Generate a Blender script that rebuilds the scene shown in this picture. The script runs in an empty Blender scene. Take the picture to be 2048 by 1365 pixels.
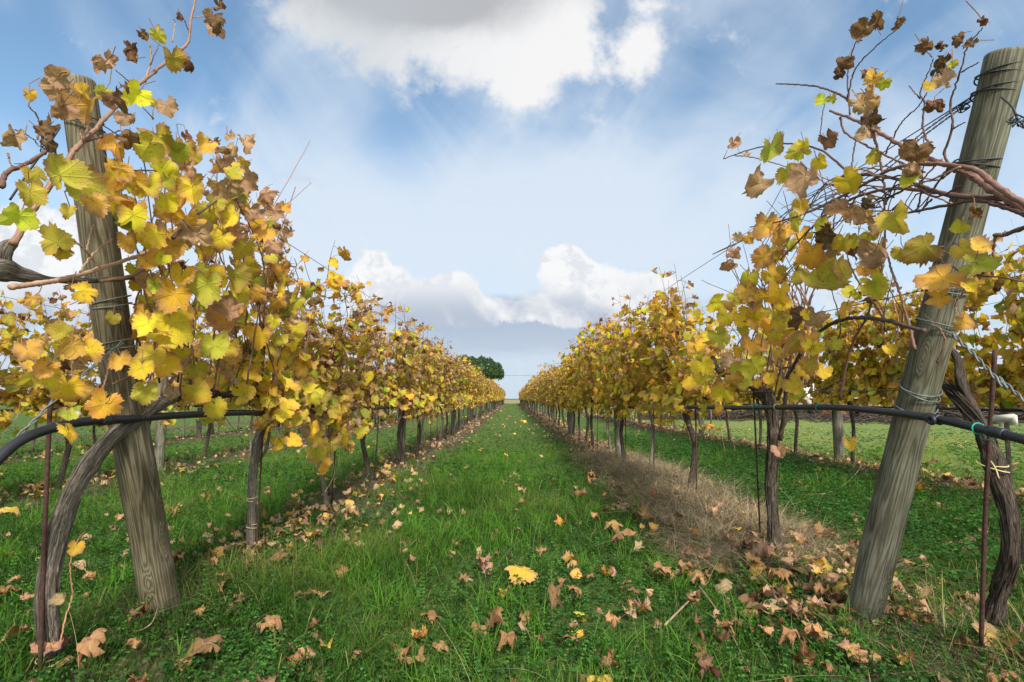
import bpy, math, random
import numpy as np
from mathutils import Vector, Matrix

random.seed(7)
RNG = np.random.default_rng(11)
PI = math.pi
R = math.radians
SC = bpy.context.scene
COL = SC.collection

# ------------------------------------------------------------------ camera
HC = 0.9                       # camera height
PITCH = R(6.56)
FPX = 1000.0                   # focal length in photo pixels (2048 wide)
cd = bpy.data.cameras.new('camera')
cd.sensor_width = 36.0
cd.lens = FPX / 2048 * 36.0
cd.clip_start = 0.05
cd.clip_end = 3000
cam = bpy.data.objects.new('camera', cd)
COL.objects.link(cam)
cam.location = (0, 0, HC)
cam.rotation_euler = (PI / 2 + PITCH, 0, 0)
SC.camera = cam

# ------------------------------------------------------------------ render / view
SC.view_settings.view_transform = 'Standard'
SC.view_settings.look = 'None'
SC.view_settings.exposure = 0.35
SC.view_settings.gamma = 1.0
SC.view_settings.use_curve_mapping = False
cy = SC.cycles
cy.max_bounces = 6
cy.diffuse_bounces = 3
cy.glossy_bounces = 2
cy.transmission_bounces = 4
cy.transparent_max_bounces = 4
cy.use_denoising = True
cy.adaptive_threshold = 0.015

# ------------------------------------------------------------------ node helper
class NT:
    def __init__(s, tree):
        s.t = tree; s.n = tree.nodes; s.l = tree.links
    def node(s, typ, **kw):
        n = s.n.new(typ)
        for k, v in kw.items(): setattr(n, k, v)
        return n
    def put(s, sock, v):
        if isinstance(v, bpy.types.NodeSocket): s.l.new(v, sock)
        elif isinstance(v, (tuple, list)):
            v = tuple(v)
            if sock.type == 'RGBA' and len(v) == 3: v = v + (1,)
            sock.default_value = v
        else: sock.default_value = v
    def m(s, op, a, b=None, c=None, clamp=False):
        n = s.node('ShaderNodeMath', operation=op); n.use_clamp = clamp
        s.put(n.inputs[0], a)
        if b is not None: s.put(n.inputs[1], b)
        if c is not None: s.put(n.inputs[2], c)
        return n.outputs[0]
    def mix(s, f, a, b, blend='MIX'):
        n = s.node('ShaderNodeMix', data_type='RGBA', blend_type=blend)
        s.put(n.inputs[0], f); s.put(n.inputs[6], a); s.put(n.inputs[7], b)
        return n.outputs[2]
    def comb(s, x, y, z):
        n = s.node('ShaderNodeCombineXYZ')
        s.put(n.inputs[0], x); s.put(n.inputs[1], y); s.put(n.inputs[2], z)
        return n.outputs[0]
    def sep(s, v):
        n = s.node('ShaderNodeSeparateXYZ'); s.put(n.inputs[0], v)
        return n.outputs[0], n.outputs[1], n.outputs[2]
    def noise(s, vec, scale, detail=4, rough=0.55, dist=0.0, out=0, dims='3D'):
        n = s.node('ShaderNodeTexNoise', noise_dimensions=dims)
        s.put(n.inputs['Vector'], vec)
        n.inputs['Scale'].default_value = scale
        n.inputs['Detail'].default_value = detail
        n.inputs['Roughness'].default_value = rough
        n.inputs['Distortion'].default_value = dist
        return n.outputs[out]
    def ss(s, v, lo, hi, a=0.0, b=1.0):
        n = s.node('ShaderNodeMapRange', interpolation_type='SMOOTHSTEP')
        s.put(n.inputs[0], v); s.put(n.inputs[1], lo); s.put(n.inputs[2], hi)
        s.put(n.inputs[3], a); s.put(n.inputs[4], b)
        return n.outputs[0]
    def ramp(s, f, stops, interp='LINEAR'):
        n = s.node('ShaderNodeValToRGB'); cr = n.color_ramp; cr.interpolation = interp
        while len(cr.elements) < len(stops): cr.elements.new(0.5)
        for e, (p, c) in zip(cr.elements, stops):
            e.position = p; e.color = tuple(c) + (1,) if len(c) == 3 else c
        s.put(n.inputs[0], f)
        return n.outputs[0]

# ------------------------------------------------------------------ sky
SUN_EL, SUN_AZ = R(38), R(166)          # azimuth clockwise from +Y (view direction)
world = bpy.data.worlds.new('World'); SC.world = world
world.use_nodes = True
W = NT(world.node_tree)
W.n.clear()
out = W.node('ShaderNodeOutputWorld'); bg = W.node('ShaderNodeBackground')
W.l.new(bg.outputs[0], out.inputs[0])
SKY_S = 0.12
EXPO = 2 ** 0.35
bg.inputs[1].default_value = SKY_S
sky = W.node('ShaderNodeTexSky', sky_type='NISHITA', sun_disc=False)
sky.sun_elevation = SUN_EL; sky.sun_rotation = SUN_AZ
sky.air_density = 1.0; sky.dust_density = 0.6; sky.ozone_density = 2.0
tc = W.node('ShaderNodeTexCoord')
dx, dy, dz = W.sep(tc.outputs['Generated'])
cp, sp = math.cos(PITCH), math.sin(PITCH)
dF = W.m('MAXIMUM', W.m('ADD', W.m('MULTIPLY', dy, cp), W.m('MULTIPLY', dz, sp)), 0.12)
dU = W.m('SUBTRACT', W.m('MULTIPLY', dz, cp), W.m('MULTIPLY', dy, sp))
U = W.m('DIVIDE', dx, dF)
V = W.m('DIVIDE', dU, dF)
P2 = W.comb(U, V, 0.0)
def blob(px, py, a, b, w=1.0):
    u0, v0 = (px - 1024) / 1000, (682 - py) / 1000
    e = W.m('ADD', W.m('POWER', W.m('DIVIDE', W.m('SUBTRACT', U, u0), a), 2.0),
            W.m('POWER', W.m('DIVIDE', W.m('SUBTRACT', V, v0), b), 2.0))
    g = W.m('EXPONENT', W.m('MULTIPLY', e, -1.0))
    return W.m('MULTIPLY', g, w) if w != 1.0 else g
def add_all(lst):
    o = lst[0]
    for x in lst[1:]: o = W.m('ADD', o, x)
    return o
def lin(r, g, b):
    f = lambda c: ((c / 255 + 0.055) / 1.055) ** 2.4 if c > 10 else c / 255 / 12.92
    return (f(r), f(g), f(b))
def cs(r, g, b):                      # a displayed colour expressed before the background strength
    return tuple(c / SKY_S / EXPO for c in lin(r, g, b))
n1 = W.noise(P2, 7.5, 10, 0.62, 0.25)
n2 = W.noise(W.comb(W.m('ADD', U, 4.0), V, 0.7), 22.0, 8, 0.62, 0.1)
# thin high cloud streaming up and outward from low in the middle
cu = W.m('SUBTRACT', U, 0.01); cv = W.m('ADD', V, 0.26)
ang = W.m('ARCTAN2', cu, cv)
rad = W.m('SQRT', W.m('ADD', W.m('POWER', cu, 2.0), W.m('POWER', cv, 2.0)))
cir = W.noise(W.comb(W.m('MULTIPLY', ang, 1.1), W.m('MULTIPLY', rad, 1.5), 3.1), 1.6, 7, 0.52, 1.2)
cirf = W.noise(W.comb(W.m('MULTIPLY', ang, 6.0), W.m('MULTIPLY', rad, 1.6), 9.1), 3.0, 5, 0.6, 0.3)
sgn_u = W.m('ABSOLUTE', cu)
diag = W.noise(W.comb(W.m('MULTIPLY', W.m('SUBTRACT', sgn_u, W.m('MULTIPLY', V, 0.75)), 3.2), W.m('MULTIPLY', W.m('ADD', V, W.m('MULTIPLY', cu, 0.5)), 1.1), 5.3), 1.1, 7, 0.52, 1.0)
cirt = W.m('ADD', W.m('ADD', W.m('MULTIPLY', cir, 0.50), W.m('MULTIPLY', diag, 0.50)), 0.0)
hole = add_all([blob(820, 300, 0.13, 0.16, 0.13), blob(130, 120, 0.45, 0.22, 0.13), blob(1750, 60, 0.42, 0.16, 0.12),
                blob(1100, 270, 0.10, 0.07, 0.09), blob(1330, 330, 0.12, 0.10, 0.05)])
lift = add_all([blob(1150, 400, 0.28, 0.13, 0.18), blob(620, 420, 0.14, 0.22, 0.08), blob(1000, 470, 0.55, 0.15, 0.18),
                blob(1950, 400, 0.3, 0.16, 0.05), blob(420, 260, 0.16, 0.07, 0.05)])
cirm = W.ss(W.m('ADD', W.m('SUBTRACT', cirt, hole), lift), 0.30, 0.72)
# sky base: nishita made a little brighter and whiter towards the horizon
base = W.mix(1.0, sky.outputs[0], (1.32, 1.45, 1.36), 'MULTIPLY')
horiz = W.ss(V, -0.10, 0.50, 0.92, 0.0)
base = W.mix(horiz, base, cs(208, 226, 244))
c = W.mix(W.m('MULTIPLY', cirm, 0.90), base, cs(222, 234, 247))
# low bank near the horizon
bank = add_all([blob(1010, 640, 0.26, 0.045, 1.2), blob(1120, 650, 0.18, 0.04, 0.8), blob(1010, 705, 0.5, 0.03, 0.45),
                blob(120, 640, 0.3, 0.05, 0.4), blob(1800, 640, 0.4, 0.05, 0.4), blob(930, 625, 0.10, 0.03, 0.4)])
bankm = W.ss(W.m('ADD', bank, W.m('MULTIPLY', W.m('SUBTRACT', W.noise(W.comb(U, W.m('MULTIPLY', V, 3.0), 1.3), 6.0, 7, 0.6), 0.5), 1.6)), 0.15, 0.95)
c = W.mix(W.m('MULTIPLY', W.ss(W.m('ADD', V, W.m('MULTIPLY', W.m('SUBTRACT', n1, 0.5), 0.12)), 0.10, -0.06), 0.6), c, cs(202, 216, 231))
# cumulus
def cloud(blobs, amp, lo, hi, amp2=0.35):
    d = add_all(blobs)
    d = W.m('ADD', d, W.m('MULTIPLY', W.m('SUBTRACT', n1, 0.5), amp))
    d = W.m('ADD', d, W.m('MULTIPLY', W.m('SUBTRACT', n2, 0.5), amp2))
    return d, W.ss(d, lo, hi)
dlow, mlow = cloud([blob(745, 565, 0.07, 0.06, 1.25), blob(60, 520, 0.22, 0.11, 1.3), blob(1165, 580, 0.08, 0.06, 1.25),
                    blob(1130, 515, 0.05, 0.035, 1.0), blob(1290, 585, 0.08, 0.045, 0.9), blob(895, 600, 0.08, 0.035, 1.0),
                    blob(915, 560, 0.04, 0.025, 0.7), blob(1010, 630, 0.20, 0.035, 0.62), blob(1240, 615, 0.10, 0.03, 0.6),
                    blob(200, 600, 0.2, 0.05, 0.6), blob(1700, 600, 0.5, 0.05, 0.5)], 1.7, 0.38, 0.62, 0.8)
dtop, mtop = cloud([blob(670, 20, 0.13, 0.09, 0.9), blob(860, 30, 0.17, 0.11, 1.1), blob(1060, 50, 0.11, 0.12, 1.15),
                    blob(1052, 175, 0.055, 0.065, 0.95), blob(1150, 60, 0.06, 0.09, 0.6), blob(1285, 105, 0.045, 0.07, 1.2),
                    blob(1310, 10, 0.05, 0.02, 0.5), blob(1190, 140, 0.05, 0.03, 0.35), blob(850, 135, 0.14, 0.04, 0.35),
                    blob(900, -180, 0.4, 0.14, 1.0)], 2.2, 0.22, 0.95, 0.9)
# shading inside clouds: thick parts turn grey
c = W.mix(W.m('MULTIPLY', bankm, 0.7), c, W.mix(W.ss(W.m('ADD', V, W.m('MULTIPLY', n1, 0.06)), -0.08, 0.10), cs(208, 219, 233), cs(158, 174, 198)))
lowgrey = W.m('MULTIPLY', W.ss(V, 0.045, 0.15, 1.0, 0.0), W.ss(W.noise(P2, 9.0, 4, 0.5, 0.4), 0.36, 0.58))
lowgrey2 = W.m('MULTIPLY', W.ss(n2, 0.46, 0.60), 0.40)
lc = W.mix(W.m('MAXIMUM', lowgrey, lowgrey2), cs(251, 251, 251), cs(188, 199, 216))
c = W.mix(W.m('MULTIPLY', mlow, 0.93), c, lc)
dark = add_all([blob(850, 0, 0.17, 0.07, 1.0), blob(700, -60, 0.3, 0.1, 0.5), blob(980, -60, 0.3, 0.09, 0.5)])
dk = W.m('MULTIPLY', W.m('ADD', dark, W.m('MULTIPLY', W.m('SUBTRACT', n1, 0.5), 0.9)), 1.0, clamp=True)
tcol = W.mix(W.ss(dk, 0.05, 0.95), cs(246, 246, 247), cs(186, 188, 192))
left_soft = blob(700, 90, 0.18, 0.15, 0.6)
tcol = W.mix(left_soft, tcol, cs(196, 205, 214))
c = W.mix(mtop, c, tcol)
# generic broken cloud for the half of the sky behind and above the photographer
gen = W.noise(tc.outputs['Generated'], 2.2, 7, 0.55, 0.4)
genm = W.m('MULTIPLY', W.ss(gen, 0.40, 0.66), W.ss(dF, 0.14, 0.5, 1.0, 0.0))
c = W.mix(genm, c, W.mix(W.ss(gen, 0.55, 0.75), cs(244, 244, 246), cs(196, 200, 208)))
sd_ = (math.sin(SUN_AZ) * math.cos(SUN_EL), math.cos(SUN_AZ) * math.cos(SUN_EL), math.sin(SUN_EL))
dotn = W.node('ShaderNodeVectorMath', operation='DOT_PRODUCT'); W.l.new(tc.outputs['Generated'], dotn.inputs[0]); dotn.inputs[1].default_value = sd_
fill_glow = W.m('POWER', W.m('MAXIMUM', dotn.outputs['Value'], 0.0), 3.0)  # extra brightness added to the unseen sky round the sun, filling the leaves
c = W.mix(1.0, c, W.mix(fill_glow, (1, 1, 1), (2.1, 2.0, 1.8)), 'MULTIPLY')
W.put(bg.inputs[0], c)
world.cycles.sampling_method = 'MANUAL'
world.cycles.sample_map_resolution = 512

# ------------------------------------------------------------------ sun, veiled by thin cloud
sd = bpy.data.lights.new('sun', 'SUN')
sd.energy = 4.8; sd.angle = R(8); sd.color = (1.0, 0.95, 0.87)
sun = bpy.data.objects.new('sun', sd); COL.objects.link(sun)
sdir = Vector((math.sin(SUN_AZ) * math.cos(SUN_EL), math.cos(SUN_AZ) * math.cos(SUN_EL), math.sin(SUN_EL)))
sun.rotation_euler = sdir.to_track_quat('Z', 'Y').to_euler()
#SKYEND

# ================================================================== helpers
def ray(px, py):
    u = (px - 1024) / FPX; v = (py - 682.5) / FPX
    return Vector((u, cp - v * sp, sp - v * cp)) if False else Vector((u, math.cos(PITCH) + v * math.sin(PITCH), math.sin(PITCH) - v * math.cos(PITCH)))
def PX(px, py, X):            # the point of the vertical plane x = X seen at a place of the photograph
    d = ray(px, py); t = X / d.x
    return Vector((X, d.y * t, HC + d.z * t))
def PG(px, py, z=0.0):        # the same for the ground
    d = ray(px, py); t = (z - HC) / d.z
    return Vector((d.x * t, d.y * t, z))

def tag(o, label=None, cat=None, group=None, kind=None):
    if label: o['label'] = label
    if cat: o['category'] = cat
    if group: o['group'] = group
    if kind: o['kind'] = kind
    return o
def empty(name, loc=(0, 0, 0), rz=0.0):
    o = bpy.data.objects.new(name, None); COL.objects.link(o)
    o.location = loc; o.rotation_euler = (0, 0, rz); o.empty_display_size = 0.1
    return o
def link(name, me, parent=None):
    o = bpy.data.objects.new(name, me); COL.objects.link(o)
    if parent is not None: o.parent = parent
    return o
def copy_tree(o, parent=None):
    c = o.copy(); COL.objects.link(c); c.parent = parent
    for ch in list(o.children): copy_tree(ch, c)
    return c

class MB:                     # mesh builder on numpy arrays
    def __init__(s): s.V = []; s.F = []; s.C = []; s.U = []; s.n = 0
    def add(s, V, F, C=None, U=None):
        V = np.asarray(V, dtype=np.float32).reshape(-1, 3)
        n = len(V)
        for f in (F if isinstance(F, list) else [F]):
            f = np.asarray(f, dtype=np.int64)
            if len(f): s.F.append(f + s.n)
        s.V.append(V)
        C = np.ones((n, 3), np.float32) * 0.5 if C is None else np.broadcast_to(np.asarray(C, np.float32), (n, 3))
        s.C.append(C)
        s.U.append(np.zeros((n, 2), np.float32) if U is None else np.asarray(U, np.float32).reshape(n, 2))
        s.n += n
    def mesh(s, name, mat, smooth=True):
        V = np.concatenate(s.V); C = np.concatenate(s.C); U = np.concatenate(s.U)
        me = bpy.data.meshes.new(name)
        me.vertices.add(len(V)); me.vertices.foreach_set('co', V.ravel())
        li = np.concatenate([f.ravel() for f in s.F])
        tot = np.concatenate([np.full(len(f), f.shape[1]) for f in s.F])
        st = np.concatenate([[0], np.cumsum(tot)[:-1]])
        me.loops.add(len(li)); me.loops.foreach_set('vertex_index', li.astype(np.int32))
        me.polygons.add(len(tot)); me.polygons.foreach_set('loop_start', st.astype(np.int32))
        try: me.polygons.foreach_set('loop_total', tot.astype(np.int32))
        except Exception: pass
        if smooth: me.polygons.foreach_set('use_smooth', np.ones(len(tot), dtype=bool))
        a = me.attributes.new('col', 'FLOAT_COLOR', 'POINT')
        a.data.foreach_set('color', np.concatenate([C, np.ones((len(C), 1), np.float32)], 1).ravel())
        b = me.attributes.new('tuv', 'FLOAT2', 'POINT')
        b.data.foreach_set('vector', U.ravel())
        me.materials.append(mat)
        me.update(calc_edges=True)
        return me
    def obj(s, name, mat, parent=None, smooth=True):
        return link(name, s.mesh(name, mat, smooth), parent)

def norm(a): return a / np.maximum(np.linalg.norm(a, axis=-1, keepdims=True), 1e-9)

def spline(pts, n):           # smooth path through points (Catmull-Rom), any columns
    P = np.asarray(pts, float)
    if len(P) == 2: 
        t = np.linspace(0, 1, n)[:, None]; return P[0] * (1 - t) + P[1] * t
    Q = np.vstack([2 * P[0] - P[1], P, 2 * P[-1] - P[-2]])
    m = len(P) - 1
    T = np.linspace(0, m, n); i = np.minimum(T.astype(int), m - 1); t = (T - i)[:, None]
    a, b, c, d = Q[i], Q[i + 1], Q[i + 2], Q[i + 3]
    return 0.5 * ((2 * b) + (-a + c) * t + (2 * a - 5 * b + 4 * c - d) * t ** 2 + (-a + 3 * b - 3 * c + d) * t ** 3)

def tube(mb, P, r, sides=8, col=(0.5, 0.5, 0.5), ridge=0.0, rf=9, seed=0, cap=True, lump=0.0):
    P = np.asarray(P, float); K = len(P)
    r = np.broadcast_to(np.asarray(r, float), (K,)).copy()
    T = np.gradient(P, axis=0); T = norm(T)
    N = np.zeros_like(P)
    ref = np.array([1.0, 0, 0]) if abs(T[0][0]) < 0.8 else np.array([0, 1.0, 0])
    n = norm(np.cross(T[0], ref)); N[0] = n
    for k in range(1, K):
        n = n - T[k] * np.dot(n, T[k]); n = n / max(np.linalg.norm(n), 1e-9); N[k] = n
    B = np.cross(T, N)
    a = np.linspace(0, 2 * PI, sides, endpoint=False)
    L = np.concatenate([[0], np.cumsum(np.linalg.norm(np.diff(P, axis=0), axis=1))])
    rr = r[:, None] * np.ones((1, sides))
    if ridge > 0:
        ph = seed * 1.7
        tw = 1.5 * np.sin(L * 4 + ph)[:, None]
        w = np.sin(rf * a[None] + tw * 2 + 1.3 * np.sin(L * 11 + ph)[:, None]) * 0.5 + 0.35 * np.sin((rf * 2 - 3) * a[None] - tw * 3 + ph + L[:, None] * 9)
        w += 0.35 * np.sin((rf // 2) * a[None] + L[:, None] * 23 + ph)
        rr = rr * (1 + ridge * w)
    if lump > 0:
        rr = rr * (1 + lump * (np.sin(L * 31 + seed)[:, None] * np.cos(a[None] * 2 + L[:, None] * 9 + seed) + 0.6 * np.sin(L * 67 + seed * 2)[:, None]))
    V = P[:, None] + rr[..., None] * (np.cos(a)[None, :, None] * N[:, None] + np.sin(a)[None, :, None] * B[:, None])
    U = np.stack([np.broadcast_to(a[None], rr.shape), np.broadcast_to(L[:, None], rr.shape)], -1)
    i = np.arange(K - 1)[:, None] * sides; j = np.arange(sides)[None]; j2 = (j + 1) % sides
    q = np.stack([i + j, i + j2, i + sides + j2, i + sides + j], -1).reshape(-1, 4)
    F = [q]
    V = V.reshape(-1, 3); U = U.reshape(-1, 2)
    if cap:
        V = np.vstack([V, P[0], P[-1]]); U = np.vstack([U, [0, 0], [0, L[-1]]])
        c0, c1 = K * sides, K * sides + 1
        jj = np.arange(sides)
        F.append(np.stack([np.full(sides, c0), (jj + 1) % sides, jj], -1))
        F.append(np.stack([np.full(sides, c1), (K - 1) * sides + jj, (K - 1) * sides + (jj + 1) % sides], -1))
    mb.add(V, F, np.asarray(col), U)

def bark_strips(mb, P, r, n, seed=0, w=0.0028):            # loose fibrous bark clinging to an old trunk
    rs = np.random.default_rng(seed); P = np.asarray(P, float); K = len(P); r = np.broadcast_to(r, (K,))
    T = norm(np.gradient(P, axis=0)); X = norm(np.cross(T, [0.2, 1.0, 0.1])); Y = np.cross(T, X)
    for _ in range(n):
        k = int(rs.integers(max(4, K // 14), max(6, K // 5))); i0 = int(rs.integers(0, K - k)); a0 = rs.uniform(0, 2 * PI); da = rs.uniform(-0.5, 0.5)
        idx = np.arange(i0, i0 + k); a = a0 + da * np.linspace(0, 1, k)
        lift = rs.uniform(0.94, 1.05) + rs.uniform(0, 0.35) * np.linspace(0, 1, k) ** 4 * rs.choice([0, 1])
        Q = P[idx] + (r[idx] * lift)[:, None] * (np.cos(a)[:, None] * X[idx] + np.sin(a)[:, None] * Y[idx])
        tube(mb, Q, w * rs.uniform(0.5, 1.3) * np.sin(np.linspace(0.25, PI - 0.1, k)) + 0.0004, 5, cap=False)

def box(mb, c, s, rz=0.0, col=(0.5, 0.5, 0.5), bev=0.0):
    x, y, z = s[0] / 2, s[1] / 2, s[2] / 2
    v = np.array([(i, j, k) for i in (-x, x) for j in (-y, y) for k in (-z, z)], float)
    co, si = math.cos(rz), math.sin(rz)
    v = np.stack([v[:, 0] * co - v[:, 1] * si, v[:, 0] * si + v[:, 1] * co, v[:, 2]], -1) + np.array(c)
    f = np.array([[0, 1, 3, 2], [4, 6, 7, 5], [0, 4, 5, 1], [2, 3, 7, 6], [0, 2, 6, 4], [1, 5, 7, 3]])
    mb.add(v, f, col)

# ================================================================== materials
def mat(name):
    m = bpy.data.materials.new(name); m.use_nodes = True
    t = NT(m.node_tree); t.n.clear()
    o = t.node('ShaderNodeOutputMaterial')
    return m, t, o
def pbsdf(t, o, col, rough=0.8, spec=0.3, bump=None, bstr=0.3, bdist=0.01, metal=0.0):
    p = t.node('ShaderNodeBsdfPrincipled')
    t.put(p.inputs['Base Color'], col); t.put(p.inputs['Roughness'], rough)
    p.inputs['Specular IOR Level'].default_value = spec; p.inputs['Metallic'].default_value = metal
    if bump is not None:
        b = t.node('ShaderNodeBump'); b.inputs['Strength'].default_value = bstr; b.inputs['Distance'].default_value = bdist
        t.put(b.inputs['Height'], bump); t.l.new(b.outputs[0], p.inputs['Normal'])
    if o is not None: t.l.new(p.outputs[0], o.inputs[0])
    return p
def attr(t, name):
    a = t.node('ShaderNodeAttribute', attribute_name=name)
    return a
# --- vine leaves: colour per leaf, veins, brown spots; light passes through
def leaf_material(name, trans=0.42, spots=True, veins=True):
    m, t, o = mat(name)
    col = attr(t, 'col').outputs['Color']
    uv = attr(t, 'tuv').outputs['Vector']
    geo = t.node('ShaderNodeNewGeometry')
    tcn = t.node('ShaderNodeTexCoord')
    c = col
    if spots:
        nz = t.noise(tcn.outputs['Object'], 55.0, 5, 0.65)
        c = t.mix(t.ss(nz, 0.55, 0.70, 0.0, 0.85), c, t.mix(1.0, c, (0.62, 0.46, 0.60), 'MULTIPLY'))
        nz2 = t.noise(tcn.outputs['Object'], 16.0, 3, 0.5)
        c = t.mix(t.ss(nz2, 0.35, 0.70, 0.0, 0.55), c, t.mix(1.0, c, (0.92, 1.0, 1.0), 'MULTIPLY'))
        nz3 = t.noise(tcn.outputs['Object'], 190.0, 2, 0.5)
        c = t.mix(t.ss(nz3, 0.66, 0.72, 0.0, 0.7), c, (0.09, 0.04, 0.02))
    bumph = None
    if veins:
        ux, uy, _ = t.sep(uv)
        r = t.m('SQRT', t.m('ADD', t.m('MULTIPLY', ux, ux), t.m('MULTIPLY', uy, uy)))
        an = t.m('ARCTAN2', ux, uy)
        k = t.m('PINGPONG', t.m('ABSOLUTE', an), 0.475)          # 0 on the five main veins
        k = t.m('PINGPONG', t.m('ADD', t.m('ABSOLUTE', an), 0.0), 0.475)
        d = t.m('MULTIPLY', k, r)
        vn = t.ss(d, 0.008, 0.04, 1.0, 0.0)
        side = t.m('PINGPONG', t.m('SUBTRACT', t.m('MULTIPLY', r, 6.0), t.m('MULTIPLY', k, 5.0)), 0.5)
        sv = t.ss(side, 0.0, 0.16, 0.6, 0.0)
        vv = t.m('MAXIMUM', vn, sv)
        c = t.mix(t.m('MULTIPLY', vv, 0.34), c, t.mix(0.5, c, (0.50, 0.42, 0.22)))
        bumph = t.m('SUBTRACT', 1.0, vv)
    back = t.mix(0.10, c, (0.50, 0.40, 0.18))
    c = t.mix(geo.outputs['Backfacing'], c, back)
    p = pbsdf(t, None, c, 0.7, 0.07, bumph, 0.5, 0.005)
    tr = t.node('ShaderNodeBsdfTranslucent')
    t.put(tr.inputs[0], t.mix(1.0, c, (1.12, 1.06, 0.7), 'MULTIPLY'))
    ms = t.node('ShaderNodeMixShader'); ms.inputs[0].default_value = trans
    t.l.new(p.outputs[0], ms.inputs[1]); t.l.new(tr.outputs[0], ms.inputs[2]); t.l.new(ms.outputs[0], o.inputs[0])
    return m
M_LEAF = leaf_material('vine_leaf')
M_LEAF_FAR = leaf_material('vine_leaf_plain', 0.42, False, False)
M_DRY = leaf_material('fallen_leaf', 0.15)
# --- grass and weeds
def grass_material(name, trans=0.35):
    m, t, o = mat(name)
    c = attr(t, 'col').outputs['Color']
    p = pbsdf(t, None, c, 0.6, 0.1)
    tr = t.node('ShaderNodeBsdfTranslucent'); t.put(tr.inputs[0], t.mix(1.0, c, (1.2, 1.25, 0.6), 'MULTIPLY'))
    ms = t.node('ShaderNodeMixShader'); ms.inputs[0].default_value = trans
    t.l.new(p.outputs[0], ms.inputs[1]); t.l.new(tr.outputs[0], ms.inputs[2]); t.l.new(ms.outputs[0], o.inputs[0])
    return m
M_GRASS = grass_material('grass_blade')
# --- bark
def bark_material(name, ca, cb, cc, sc=1.0):
    m, t, o = mat(name)
    uv = attr(t, 'tuv').outputs['Vector']
    a, l, _ = t.sep(uv)
    sx = t.m('SINE', a); cx = t.m('COSINE', a)
    p3 = t.comb(t.m('MULTIPLY', sx, 2.4), t.m('MULTIPLY', cx, 2.4), t.m('MULTIPLY', l, 7.0))
    n = t.noise(p3, 4.2 * sc, 7, 0.72, 0.4)
    tcn = t.node('ShaderNodeTexCoord')
    n2 = t.noise(tcn.outputs['Object'], 9.0, 3)
    c = t.ramp(n, [(0.40, ca), (0.50, cb), (0.64, cc)])
    c = t.mix(t.ss(n2, 0.35, 0.7, 0.0, 0.5), c, t.mix(1.0, c, (0.62, 0.60, 0.58), 'MULTIPLY'))
    pbsdf(t, o, c, 0.9, 0.15, n, 0.9, 0.012)
    return m
M_BARK = bark_material('vine_bark', (0.05, 0.04, 0.032), (0.20, 0.165, 0.13), (0.46, 0.41, 0.34))
M_BARKD = bark_material('old_vine_bark', (0.018, 0.013, 0.010), (0.075, 0.055, 0.042), (0.22, 0.18, 0.145))
def cane_material():
    m, t, o = mat('vine_cane')
    uv = attr(t, 'tuv').outputs['Vector']; a, l, _ = t.sep(uv)
    n = t.noise(t.comb(t.m('SINE', a), t.m('COSINE', a), t.m('MULTIPLY', l, 6.0)), 2.5, 4)
    c = t.mix(1.0, attr(t, 'col').outputs['Color'], t.ramp(n, [(0.3, (0.55, 0.5, 0.48)), (0.7, (1.35, 1.35, 1.35))]), 'MULTIPLY')
    pbsdf(t, o, c, 0.6, 0.3, n, 0.3, 0.003)
    return m
M_CANE = cane_material()
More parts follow.
